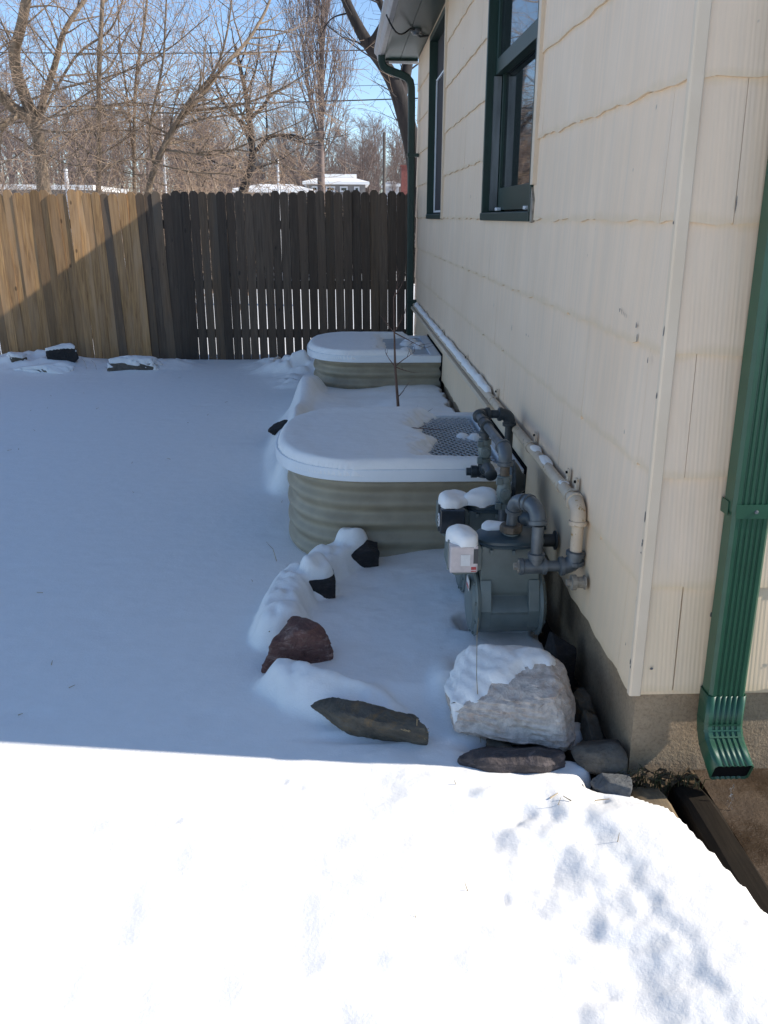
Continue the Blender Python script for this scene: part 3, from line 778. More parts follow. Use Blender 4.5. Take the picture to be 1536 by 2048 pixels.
def window_well(label, yc, hw, xe, xs, z0, zt, bare, seed, tilt=0.0):
    T = thing('window_well', label, 'window well', (.25, yc, z0), 'egress window wells with grated covers')
    out = well_outline(xe + .065, xs, yc, hw - .05)
    # corrugated wall
    b = MB(); vs = []; nz = 60; npt = len(out); pitch = .090
    cen = (xs, yc)
    for j in range(nz + 1):
        z = z0 - .12 + (zt - .045 - z0 + .12) * j / nz
        off = .013 * math.sin(2 * math.pi * z / pitch)
        for i, (x, y) in enumerate(out):
            dx, dy = x - min(x, xs), y - yc
            if x <= xs: dx = x - xs
            L = math.hypot(dx, dy) or 1
            vs.append((min(x + dx / L * off, WX - .004), y + dy / L * off, z))
    fs = [(j * npt + i, j * npt + i + 1, (j + 1) * npt + i + 1, (j + 1) * npt + i) for j in range(nz) for i in range(npt - 1)]
    b.add(vs, fs); b.build('well_wall', STEELTAN, T, smooth=70)
    # dark bottom
    b = MB(); b.add([(x, y, z0 - .11) for x, y in out], [tuple(range(npt))]); b.build('well_floor', SOIL, T)
    # white cover rim
    o1 = well_outline(xe, xs, yc, hw); o2 = well_outline(xe + .085, xs, yc, hw - .085)
    prof = [(0, 0), (0, 1), (1, 1), (1, 0)]; b = MB(); vs = []
    zb, ztt = zt - .056, zt
    for (p, q) in zip(o1, o2): vs += [(p[0], p[1], zb), (p[0], p[1], ztt), (q[0], q[1], ztt), (q[0], q[1], zb)]
    n = len(o1); fs = []
    for i in range(n - 1):
        for k in range(4): fs.append((i * 4 + k, i * 4 + (k + 1) % 4, (i + 1) * 4 + (k + 1) % 4, (i + 1) * 4 + k))
    fs += [(0, 1, 2, 3), tuple((n - 1) * 4 + k for k in range(4))]
    b.add(vs, fs); b.box(WX - .085, WX - .004, yc - hw + .086, yc + hw - .086, zb, ztt - .002)
    b.build('cover_rim', WHITEPL, T, smooth=50, bevel=.004)
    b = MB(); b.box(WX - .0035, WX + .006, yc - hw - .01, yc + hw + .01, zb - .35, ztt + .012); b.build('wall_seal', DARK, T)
    # expanded-metal grate over the part that shows
    b = MB(); gx0, gx1, gy0, gy1 = bare - .22, WX - .087, yc - hw + .088, yc + hw - .088; zg = zt - .012
    if seed == 1:
        px, py = .034, .060; t = .0052
        nx = int((gx1 - gx0) / px); ny = int((gy1 - gy0) / py)
        for i in range(nx):
            for j in range(ny * 2 + 1):
                y = gy0 + j * py / 2 + .004; x = gx0 + (i + (.5 if j % 2 else 0)) * px
                # strand pair of one diamond
                for sgn in (-1, 1):
                    a = (x, y); c = (x + px / 2 * 1.0, y + sgn * py / 2 * .98)
                    if c[0] > gx1 or c[1] > gy1 or c[1] < gy0: continue
                    d = Vector((c[0] - a[0], c[1] - a[1], 0)); nn = Vector((-d.y, d.x, 0)).normalized() * t / 2
                    b.add([(a[0] + nn.x, a[1] + nn.y, zg), (c[0] + nn.x, c[1] + nn.y, zg), (c[0] - nn.x, c[1] - nn.y, zg), (a[0] - nn.x, a[1] - nn.y, zg),
                           (a[0] + nn.x, a[1] + nn.y, zg - .005), (c[0] + nn.x, c[1] + nn.y, zg - .005), (c[0] - nn.x, c[1] - nn.y, zg - .005), (a[0] - nn.x, a[1] - nn.y, zg - .005)],
                          [(0, 1, 2, 3), (0, 4, 5, 1), (2, 6, 7, 3)])
    else:
        y = gy0
        while y < gy1:
            b.box(gx0, gx1, y, y + .020, zg - .012, zg); y += .034
        for x in np.arange(gx0 + .02, gx1, .11): b.box(x, x + .02, gy0, gy1, zg - .016, zg - .0125)
    stuff(b.build('grate', GRATEM, T))
    # snow lying on the cover: thick away from the house, thinning to a ragged edge on the grate
    xs_ = np.arange(xe - .012, WX - .09, .0085); ys_ = np.arange(yc - hw - .012, yc + hw + .012, .0085)
    X, Y = np.meshgrid(xs_, ys_)
    oo = np.array(o1); xl = np.interp(np.abs(Y - yc), np.abs(np.array([p[1] - yc for p in o1[1:len(o1) // 2 + 1]][::-1])), np.array([p[0] for p in o1[1:len(o1) // 2 + 1]][::-1]))
    din = np.minimum(np.minimum(X - xl, hw - np.abs(Y - yc)) , .2)
    rag = bare + .018 * vnoise(Y, Y * 0, .16, 90 + seed) + .026 * fbm(X, Y, .07, 95 + seed, 3)
    if seed == 1: rag = rag + .06 * np.exp(-((Y - yc + .02) / .075) ** 2) + .10 * sm((Y - yc - hw * .55) / .25) + .30 * sm((yc - hw + .11 - Y) / .03) - .04 * np.exp(-((Y - yc - .20) / .10) ** 2)
    else: rag = rag + .25 * sm((yc - hw + .10 - Y) / .03) + .28 * sm((Y - yc - hw * .72) / .12)
    q = sm((rag - X) / .13)
    th = (.006 + .036 * q) * sm((rag - X) / .02)
    if seed != 1:
        for (a, c, s_, hh) in ((.52, -.3, .05, .03), (.60, .28, .06, .035), (.66, .05, .045, .03), (.55, .1, .05, .03), (.64, -.12, .04, .022)):
            th = np.maximum(th, hh * np.exp(-(((X - a) / s_) ** 2 + ((Y - yc - c) / (s_ * 1.6)) ** 2) ** 2))
    else:
        for (a, c, s_, hh) in ((.655, .02, .03, .026), (.60, .06, .03, .02)):
            th = np.maximum(th, hh * np.exp(-(((X - a) / s_) ** 2 + ((Y - yc - c) / s_) ** 2) ** 2))
    edge = np.sqrt(np.clip(1 - (1 - np.clip((din - .009) / .040, 0, 1)) ** 2, 0, 1))
    Z = zt - .012 + (th + .012 * sm(q)) * edge + .002 * fbm(X, Y, .12, 33, 3) * q - .010 * (q * sm((din - .06) / .12) - .0) * .6
    Z = np.where((th < .0035) | (din < .010), zt - .03, Z)
    nx = len(xs_); V = np.stack([X, Y, Z], -1).reshape(-1, 3)
    i = np.arange(nx - 1)[None, :] + nx * np.arange(len(ys_) - 1)[:, None]
    Fq = np.stack([i, i + 1, i + nx + 1, i + nx], -1).reshape(-1, 4)
    keep = (V[Fq][:, :, 2].max(1) > zt - .028)
    np_mesh('snow_cap', V, Fq[keep], SNOWCAP, T)
    return T
window_well('tan corrugated window well nearest the gas meters, black grate showing', 4.45, .615, -.335, .20, 0, .462, .432, 1)
window_well('smaller looking window well beside the fence, grey slats under snow lumps', 8.02, .66, -.315, .22, .02, .448, .37, 2)

# ------------------------------------------------------------------ gas meters and pipes
def bend(p0, p1, p2, r, n=7):
    """points of a rounded corner at p1"""
    a, b_, c = Vector(p0), Vector(p1), Vector(p2)
    u = (a - b_).normalized() * r; v = (c - b_).normalized() * r; out = []
    for k in range(n + 1):
        t = k / n; out.append(tuple((b_ + u) * (1 - t) ** 2 + b_ * 2 * t * (1 - t) + (b_ + v) * t * t))
    return out
def elbow(p0, p1, p2, mat, parent, r=.045, rad=.0255, name='elbow'):
    b = MB(); pts = bend(p0, p1, p2, r); b.tube(pts, rad, 16)
    for (q, s) in ((Vector(pts[0]), Vector(pts[0]) - Vector(pts[1])), (Vector(pts[-1]), Vector(pts[-1]) - Vector(pts[-2]))):
        s = s.normalized(); b.lathe(q - s * .004, s, [(0, rad * 1.0), (.001, rad * 1.17), (.014, rad * 1.17), (.017, rad * 1.0)], 16)
    return b.build(name, mat, parent, smooth=40)
def pipe(p0, p1, mat, parent, rad=.0185, name='pipe'):
    b = MB(); b.tube([p0, p1], rad, 16); return b.build(name, mat, parent, smooth=40)
def hexnut(p, axis, rad, h, mat, parent, name='union_nut', sides=6):
    b = MB(); b.lathe(p, axis, [(0, rad * .9), (h * .12, rad), (h * .88, rad), (h, rad * .9)], sides); return b.build(name, mat, parent)
def blob_cap(name, parent, cx, cy, z, rx, ry, h, seed, mat=SNOWCAP, flat=2.15):
    """rounded pillow of snow with an uneven outline, flat underneath"""
    n, m = 34, 10; V = [(cx, cy, z + h)]; 
    r_ = np.random.default_rng(seed); ph = r_.uniform(0, 6, 4)
    for j in range(1, m + 1):
        t = j / m
        for i in range(n):
            a = 2 * math.pi * i / n
            w_ = 1 + .09 * math.sin(2 * a + ph[0]) + .06 * math.sin(3 * a + ph[1]) + .03 * math.sin(7 * a + ph[2])
            rr = math.sin(t * math.pi / 2) ** .8; c, s = math.cos(a), math.sin(a)
            ee = 2 / flat; x = math.copysign(abs(c) ** ee, c) * rx * rr * w_; y = math.copysign(abs(s) ** ee, s) * ry * rr * w_
            zz = z + h * (max(0, 1 - t ** 2.2)) ** .7 * (1 + .22 * math.sin(2.3 * x / rx + ph[3]) * math.cos(1.9 * y / ry + ph[0])) + .0035 * float(n3(np.array([[cx + x, cy + y, 0.]]), .02, seed)[0]) * (1 - t)
            if j == m: zz = z - .004 - .010 * max(0, math.sin(5 * a + ph[1]))
            V.append((cx + x, cy + y, zz))
    fs = [(0, 1 + i, 1 + (i + 1) % n) for i in range(n)]
    for j in range(m - 1):
        for i in range(n):
            a = 1 + j * n + i; c = 1 + j * n + (i + 1) % n; fs.append((a, a + n, c + n, c))
    fs.append(tuple(1 + (m - 1) * n + i for i in range(n))[::-1])
    b = MB(); b.add(V, fs); return b.build(name, mat, parent, smooth=80)

def gas_meter(label, ox, oy, oz, front):
    g = thing('gas_meter', label, 'gas meter', (.575 + ox, 3.0 + oy, .08 + oz), 'gas meters by the house wall')
    def S(p): return (p[0] + ox, p[1] + oy, p[2] + oz)
    # body: box above, drum below, extruded along x
    yz = [(2.925, .436), (2.927, .272), (2.932, .258), (2.938, .250), (2.926, .240), (2.904, .224), (2.894, .210), (2.891, .204), (2.896, .197), (2.893, .18), (2.899, .152), (2.917, .126), (2.95, .105), (3.0, .094)]
    prof = [(y + oy, z + oz) for y, z in yz] + [(6.0 - y + oy, z + oz) for y, z in yz[::-1]]
    b = MB(); b.prism(prof, 'x', .468 + ox, .672 + ox); b.build('meter_body', METERG, g, smooth=35, bevel=.003)
    for k, (xa, sx) in enumerate(((.468, -1), (.672, 1))):
        b = MB(); pr = [(0, .106), (.002, .122), (.012, .126), (.016, .122), (.018, .108), (.028, .100), (.034, .07), (.036, .001)]
        b.lathe(S((xa, 3.0, .205)), (sx, 0, 0), pr, 40)
        ec = b.build('end_cover', METERG, g, smooth=30)
        for q in range(10):
            a = 2 * math.pi * (q + .5) / 10; b = MB()
            b.lathe(S((xa + sx * .016, 3.0 + .115 * math.cos(a), .205 + .115 * math.sin(a))), (sx, 0, 0), [(0, .006), (.006, .006), (.007, .004)], 6); b.build('bolt', METERG, ec)
        # gusset between the upper box and the cover
        b = MB(); xg = xa + sx * .001
        b.prism([(2.920 + oy, .315 + oz), (2.906 + oy, .28 + oz), (2.888 + oy, .21 + oz), (2.899 + oy, .145 + oz), (2.925 + oy, .145 + oz), (2.93 + oy, .30 + oz)], 'x', min(xg, xg - sx * .038) + ox, max(xg, xg - sx * .038) + ox); b.build('gusset', METERG, g, bevel=.002)
    # lid
    b = MB(); n = 36
    def ring(rx, ry, z): return [S((.572 + math.copysign(abs(math.cos(t)) ** .78, math.cos(t)) * rx, 3.0 + math.copysign(abs(math.sin(t)) ** .78, math.sin(t)) * ry, z)) for t in [2 * math.pi * k / n for k in range(n)]]
    rs_ = [ring(.108, .078, .428), ring(.122, .092, .431), ring(.124, .094, .440), ring(.119, .089, .443), ring(.118, .088, .452), ring(.108, .079, .461), ring(.06, .045, .467)]
    vs = [p for r in rs_ for p in r]; fs = []
    for j in range(len(rs_) - 1):
        for k in range(n): fs.append((j * n + k, j * n + (k + 1) % n, (j + 1) * n + (k + 1) % n, (j + 1) * n + k))
    fs += [tuple(range(n))[::-1], tuple((len(rs_) - 1) * n + k for k in range(n))]
    b.add(vs, fs); b.build('lid', METERLID if not front else METERLID, g, smooth=35)
    for (x, y) in ((.50, 2.914), (.575, 2.9055), (.645, 2.912)):
        b = MB(); b.box(x - .005 + ox, x + .005 + ox, y - .004 + oy, y + .010 + oy, .412 + oz, .4285 + oz); b.build('lid_clip', METERG, g, bevel=.001)
    # index with its clear cover
    b = MB(); b.prism([(.352 + ox, .452 + oz), (.452 + ox, .452 + oz), (.470 + ox, .43 + oz), (.470 + ox, .355 + oz), (.44 + ox, .34 + oz), (.375 + ox, .335 + oz), (.350 + ox, .36 + oz)], 'y', 2.915 + oy, 3.03 + oy)
    ix = b.build('index_housing', METERG, g, bevel=.006)
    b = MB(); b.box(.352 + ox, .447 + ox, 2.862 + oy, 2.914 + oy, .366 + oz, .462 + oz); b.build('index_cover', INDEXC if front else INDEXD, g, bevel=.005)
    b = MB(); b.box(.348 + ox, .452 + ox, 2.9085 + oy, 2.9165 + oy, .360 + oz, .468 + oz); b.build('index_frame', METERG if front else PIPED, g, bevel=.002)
    if front:
        b = MB(); b.box(.388, .420, 2.8602, 2.8612, .392, .432); b.build('index_label', LABELW, ix)
        b = MB(); b.box(.424, .441, 2.8602, 2.8612, .371, .388); b.build('red_mark', LABELR, ix)
        b = MB(); b.box(.4235, .4405, 2.8600, 2.8606, .375, .3775); b.build('mark_line', LABELW, ix)
        b = MB(); b.box(.431, .4465, 2.8602, 2.8612, .40, .452); b.build('barcode_strip', INDEXD, ix)
        # sticker on the left cover
        b = MB(); b.box(.4305, .4325, 2.945, 3.0, .265, .305); s1 = b.build('side_label', LABELW, g)
        b = MB(); b.box(.4298, .4304, 2.95, 2.995, .270, .282); b.build('red_band', LABELR, s1)
    else:
        b = MB(); b.lathe((.3505 + ox, 2.888 + oy, .415 + oz), (-1, 0, 0), [(0, .026), (.003, .026), (.004, .022), (.0041, .001)], 20); b.build('dial', LABELW, ix, smooth=30)
        for q in range(5):
            a = 2 * math.pi * q / 5 + .3; b = MB(); b.lathe((.3463 + ox, 2.888 + oy + .014 * math.cos(a), .415 + oz + .014 * math.sin(a)), (-1, 0, 0), [(0, .005), (.001, .005)], 10); b.build('dial_face', INDEXD, ix)
        b = MB(); b.box(.425 + ox, .440 + ox, 2.8602 + oy, 2.8612 + oy, .372 + oz, .388 + oz); b.build('red_mark', LABELR, ix)
    # outlet / inlet unions on the lid
    b = MB(); b.lathe(S((.575, 2.975, .458)), (0, 0, 1), [(0, .030), (.012, .030), (.014, .026), (.03, .026)], 18); b.build('outlet_neck', METERG, g, smooth=35)
    hexnut(S((.575, 2.975, .474)), (0, 0, 1), .040, .026, RUST, g, sides=8)
    if front:
        blob_cap('snow_cap', g, .402, 2.925, .466, .052, .068, .040, 1)
        blob_cap('snow_cap', g, .535, 3.045, .463, .050, .042, .022, 2)
    else:
        blob_cap('snow_cap', g, .41 + ox, 2.95 + oy, .468 + oz, .058, .080, .036, 3)
        blob_cap('snow_cap', g, .515 + ox, 2.96 + oy, .468 + oz, .075, .055, .042, 4)
    return g
gas_meter('near gas meter with pinkish index window and snow tufts on top', 0, 0, 0, True)
gas_meter('rear gas meter with dark index box under a wide snow cap', .008, .40, .0, False)

# cream gas line along the wall and the grey riser of the near meter
gl = thing('gas_pipe', 'cream painted gas pipe strapped along the wall, snow on top', 'gas pipe', (WX - .04, 2.86, .6))
PX = WX - .029; PZ = .615
pipe((PX, 2.89, PZ), (PX, 9.95, PZ), PIPECREAM, gl, .0205)
elbow((PX, 2.91, PZ), (PX, 2.812, PZ), (PX, 2.812, .50), PIPECREAM, gl, .052, .0265)
pipe((PX, 2.812, .56), (PX, 2.812, .425), PIPECREAM, gl, .0205, 'nipple')
for y in (2.93, 3.05, 3.62, 4.6, 5.8, 7.2, 8.7):
    b = MB(); n = 10; vs = []
    for k in range(n + 1):
        a = -math.pi * .5 - math.pi * k / n
        for r in (.0210, .0238):
            for yy in (y - .012, y + .012): vs.append((PX + math.cos(a) * r, yy, PZ - math.sin(a) * r))
    fs = []
    for k in range(n):
        o_ = k * 4; q = o_ + 4
        fs += [(o_ + 2, o_ + 3, q + 3, q + 2), (o_, q, q + 1, o_ + 1), (o_, o_ + 2, q + 2, q), (o_ + 1, q + 1, q + 3, o_ + 3)]
    b.add(vs, fs); b.box(WX - .0145, WX - .008, y - .012, y + .012, PZ + .022, PZ + .062); b.box(PX - .002, WX - .0145, y - .012, y + .012, PZ + .0210, PZ + .0238)
    sp = b.build('strap', PIPECREAM, gl, smooth=40)
    b = MB(); b.lathe((WX - .0146, y, PZ + .05), (-1, 0, 0), [(0, .005), (.006, .005)], 6); b.build('screw', DARK, sp)
# snow strip lying on the pipe
def pipe_snow(y0, y1, seed, thick):
    n = int((y1 - y0) / .02); vs = []; fs = []; m = 7
    for i in range(n + 1):
        y = y0 + (y1 - y0) * i / n
        e = min(1, (y - y0) / .05, (y1 - y) / .05); e = max(.02, e) ** .5
        t = thick * e * (1 + .45 * float(vnoise(y, 0, .11, seed)) + .25 * float(vnoise(y, 3, .04, seed + 1)))
        hw = (.022 + .006 * float(vnoise(y, 7, .09, seed))) * (.6 + .4 * e)
        for k in range(m):
            a = math.pi * k / (m - 1); vs.append((PX + .002 - math.cos(a) * hw, y, PZ + .0140 + math.sin(a) ** .7 * t))
    for i in range(n):
        for k in range(m - 1): fs.append((i * m + k, i * m + k + 1, (i + 1) * m + k + 1, (i + 1) * m + k))
        fs.append((i * m + m - 1, i * m, (i + 1) * m, (i + 1) * m + m - 1))
    b = MB(); b.add(vs, fs); b.build('snow_cap', SNOWCAP, gl, smooth=80)
pipe_snow(3.02, 3.07, 3, .010); pipe_snow(3.28, 3.42, 5, .012); pipe_snow(3.46, 3.58, 7, .016); pipe_snow(4.75, 9.8, 9, .026)
b = MB(); b.box(WX - .058, WX - .011, 4.62, 10.2, PZ - .052, PZ - .026); b.build('ledge_board', TRIM, gl)

fr = thing('meter_piping', 'grey pipe tee and riser joining the near meter to the cream pipe', 'gas pipe', (.65, 2.86, .40))
hexnut((PX, 2.812, .4275), (0, 0, -1), .0315, .016, PIPEG, fr, 'collar', 16)
elbow((PX, 2.812, .44), (PX, 2.812, 0.408), (.66, 2.812, 0.408), PIPEG, fr, .040, .0275)
pipe((.722, 2.812, 0.408), (.655, 2.812, 0.408), PIPEG, fr, .0185)
b = MB(); b.lathe((.667, 2.812, 0.408), (-1, 0, 0), [(0, .020), (.0005, .0285), (.012, .0285), (.014, .025), (.075, .025), (.078, .0285), (.090, .0285), (.0905, .018)], 18)
b.lathe((.632, 2.812, 0.408), (0, 0, 1), [(0, .024), (.030, .025), (.032, .0285), (.046, .0285), (.0465, .02)], 18); b.build('tee', PIPEG, fr, smooth=35)
b = MB(); b.lathe((.578, 2.812, 0.408), (-1, 0, 0), [(0, .024), (.006, .024), (.0065, .013), (.020, .013)], 4); b.build('plug', BRASS, fr)
pipe((.632, 2.812, .43), (.632, 2.812, .55), PIPEG, fr, .0195, 'riser')
elbow((.632, 2.812, .53), (.632, 2.825, .612), (.588, 2.92, .605), PIPEG, fr, .050, .0268)
elbow((.615, 2.875, .605), (.578, 2.945, .600), (.576, 2.974, .48), PIPEG, fr, .040, .0245, 'swan_neck')
pipe((.576, 2.967, .545), (.575, 2.975, .49), PIPEG, fr, .019, 'nipple')
# capped stub through the siding
sb = tag(MB().lathe((WX - .011, 2.735, .380), (-1, 0, 0), [(0, .024), (.004, .024), (.005, .019), (.03, .019), (.031, .026), (.046, .026), (.047, .012), (.062, .012), (.063, .008)], 12).build('capped_stub', BRASS, None, smooth=25), 'rusty capped pipe stub poking from siding under the cream pipe', 'pipe stub')

mn = thing('gas_manifold', 'dark gas manifold loop with shutoff valves and regulator behind meters', 'gas manifold', (.65, 3.6, .1))
V1 = (.603, 3.30)
pipe((V1[0], V1[1], .05), (V1[0], V1[1], .46), PIPEG, mn, .0185, 'riser')
def valve(x, y, z0, z1, parent, key):
    b = MB(); h = z1 - z0
    b.lathe((x, y, z0), (0, 0, 1), [(0, .020), (.001, .027), (.022, .027), (.024, .021), (h / 2 - .02, .026), (h / 2, .029), (h / 2 + .02, .026), (h - .024, .021), (h - .022, .027), (h - .001, .027), (h, .020)], 14)
    v = b.build('shutoff_valve', METERG if key else PIPED, parent, smooth=35)
    b = MB(); zc = (z0 + z1) / 2
    b.lathe((x, y - .018, zc), (0, -1, 0), [(0, .022), (.018, .022), (.019, .015), (.026, .015), (.0265, .007), (.024, .007)], 18); b.build('valve_plug', METERG if key else PIPED, v, smooth=35)
    b = MB(); b.box(x - .034, x - .012, y - .030, y - .012, z0 + .004, z0 + .03); b.build('lock_wing', METERG if key else PIPED, v, bevel=.002)
    b = MB(); b.box(x - .034, x - .012, y - .030, y - .012, z1 - .03, z1 - .004); b.build('lock_wing', METERG if key else PIPED, v, bevel=.002)
valve(V1[0], V1[1], .455, .585, mn, True)
pipe((V1[0], V1[1], .58), (V1[0], V1[1], .625), RUST, mn, .0185, 'nipple')
ZL = .682
elbow((V1[0], V1[1], .615), (V1[0], V1[1], ZL), (.598, 3.42, ZL), PIPEG, mn, .048, .0262)
pipe((.602, 3.35, ZL), (.592, 3.93, ZL), PIPEG, mn, .0185, 'top_pipe')
b = MB(); b.lathe((.5945, 3.70, ZL), (-.017, 1, 0), [(0, .020), (.0005, .0275), (.014, .0275), (.016, .024), (.075, .024), (.077, .0275), (.09, .0275), (.0905, .02)], 16)
b.lathe((.594, 3.745, ZL), (0, 0, -1), [(0, .02), (.03, .024), (.032, .0275), (.047, .0275), (.0475, .02)], 16); b.build('tee', PIPED, mn, smooth=35)
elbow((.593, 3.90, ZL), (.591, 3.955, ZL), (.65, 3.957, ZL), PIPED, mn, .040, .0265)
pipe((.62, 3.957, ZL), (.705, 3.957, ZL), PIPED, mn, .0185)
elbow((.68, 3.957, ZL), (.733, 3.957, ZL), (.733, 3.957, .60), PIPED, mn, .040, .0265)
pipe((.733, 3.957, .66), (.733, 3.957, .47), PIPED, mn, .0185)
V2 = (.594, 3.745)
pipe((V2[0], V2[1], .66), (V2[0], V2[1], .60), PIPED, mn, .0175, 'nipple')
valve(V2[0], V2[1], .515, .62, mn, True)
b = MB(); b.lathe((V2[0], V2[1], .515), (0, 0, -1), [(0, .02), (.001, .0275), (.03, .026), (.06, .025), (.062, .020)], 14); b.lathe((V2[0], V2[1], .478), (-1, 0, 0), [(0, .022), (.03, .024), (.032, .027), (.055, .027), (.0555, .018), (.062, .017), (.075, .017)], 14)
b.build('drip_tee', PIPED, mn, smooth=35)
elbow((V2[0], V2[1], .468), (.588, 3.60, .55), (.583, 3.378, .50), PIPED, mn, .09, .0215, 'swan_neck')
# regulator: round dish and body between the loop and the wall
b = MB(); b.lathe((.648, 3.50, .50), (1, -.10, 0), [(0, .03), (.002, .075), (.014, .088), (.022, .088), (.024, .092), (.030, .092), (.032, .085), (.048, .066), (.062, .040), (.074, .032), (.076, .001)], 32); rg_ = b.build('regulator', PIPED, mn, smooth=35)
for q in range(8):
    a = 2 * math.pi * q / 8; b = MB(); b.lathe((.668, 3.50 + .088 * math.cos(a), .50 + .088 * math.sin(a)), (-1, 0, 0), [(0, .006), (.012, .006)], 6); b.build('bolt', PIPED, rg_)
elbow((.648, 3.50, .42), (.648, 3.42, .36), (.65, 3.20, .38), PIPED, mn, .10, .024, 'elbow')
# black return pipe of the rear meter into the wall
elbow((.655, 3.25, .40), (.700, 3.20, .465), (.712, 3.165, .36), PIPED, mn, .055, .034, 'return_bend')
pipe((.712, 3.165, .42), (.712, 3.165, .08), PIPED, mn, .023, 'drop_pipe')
b = MB(); b.lathe((WX - .011, 3.165, .372), (-1, 0, 0), [(0, .036), (.006, .036), (.007, .024), (.05, .024), (.052, .031), (.075, .031), (.1, .030), (.102, .02)], 16); b.build('wall_flange', PIPED, mn, smooth=35)

# ------------------------------------------------------------------ stones
import bmesh
_bm = bmesh.new(); bmesh.ops.create_icosphere(_bm, subdivisions=5, radius=1)
ICO_V = np.array([v.co[:] for v in _bm.verts]); ICO_F = np.array([[v.index for v in f.verts] for f in _bm.faces]); _bm.free()
_bm = bmesh.new(); bmesh.ops.create_icosphere(_bm, subdivisions=3, radius=1)
ICO3_V = np.array([v.co[:] for v in _bm.verts]); ICO3_F = np.array([[v.index for v in f.verts] for f in _bm.faces]); _bm.free()
def rock(label, mat, c, dims, rz=0, tilt=(0, 0), seed=1, planes=9, rough=.05, cap=0, capmask=None, cut=(.62, .95), hi=True, extra=None, group='stones around the flower bed'):
    r = np.random.default_rng(seed); V0, Fc = (ICO_V, ICO_F) if hi else (ICO3_V, ICO3_F)
    N = r.normal(size=(planes, 3)); N /= np.linalg.norm(N, axis=1)[:, None]
    D = r.uniform(*cut, planes)
    AX = np.array([[0, 0, 1], [0, 0, -1], [1, 0, 0], [-1, 0, 0], [0, 1, 0], [0, -1, 0]], float) + (r.normal(size=(6, 3)) * .28 if planes >= 5 else 0)
    N = np.vstack([N, AX / np.linalg.norm(AX, axis=1)[:, None]]); D = np.concatenate([D, r.uniform(.72, .82, 6)])
    if extra is not None:
        e = np.array(extra, float); N = np.vstack([N, e[:, :3] / np.linalg.norm(e[:, :3], axis=1)[:, None]]); D = np.concatenate([D, e[:, 3]])
    dots = V0 @ N.T; rad = np.where(dots > .05, D[None, :] / np.maximum(dots, .05), 9)
    k = 55.0; rad = -np.log(np.exp(-k * np.minimum(rad, 3)).sum(1)) / k
    P = V0 * rad[:, None]
    P = P * (1 + rough * n3(P, .55, seed + 5) + rough * .6 * n3(P, .2, seed + 9) + rough * .35 * n3(P, .08, seed + 13))[:, None]
    P = P * np.array(dims)[None, :] / 2 / .78
    E = (Matrix.Rotation(rz, 3, 'Z') @ Matrix.Rotation(tilt[0], 3, 'X') @ Matrix.Rotation(tilt[1], 3, 'Y'))
    P = P @ np.array(E).T
    o = thing('stone', label, 'stone', c, group) if cap else None
    base = np_mesh('stone_body' if cap else 'stone', P + np.array(c), Fc, mat, o)
    # fresh breaks keep crisp edges
    base.data.set_sharp_from_angle(angle=math.radians(48))
    if not cap:
        base.location = c; base.data.transform(Matrix.Translation(-Vector(c)))
        return tag(base, label, 'stone', group)
    fn = np.cross(P[Fc[:, 1]] - P[Fc[:, 0]], P[Fc[:, 2]] - P[Fc[:, 0]]); fn /= np.linalg.norm(fn, axis=1)[:, None] + 1e-12
    vn = np.zeros_like(P)
    for j in range(3): np.add.at(vn, Fc[:, j], fn)
    vn /= np.linalg.norm(vn, axis=1)[:, None] + 1e-12
    mk = sm((vn[:, 2] - .34) / .22)
    if capmask is not None: mk = mk * capmask(P, seed)
    up = mk * cap
    Q = P + np.stack([vn[:, 0] * .3, vn[:, 1] * .3, np.full(len(P), 1.0)], 1) * (up[:, None] + (.004 + .003 * n3(P, .05, 3)[:, None]) * (mk[:, None] > .15)) - vn * .008 * (mk[:, None] <= .15)
    kf = (mk[Fc].max(1) > .12)
    np_mesh('snow_cap', Q + np.array(c), Fc[kf], SNOWCAP, o)
    return o

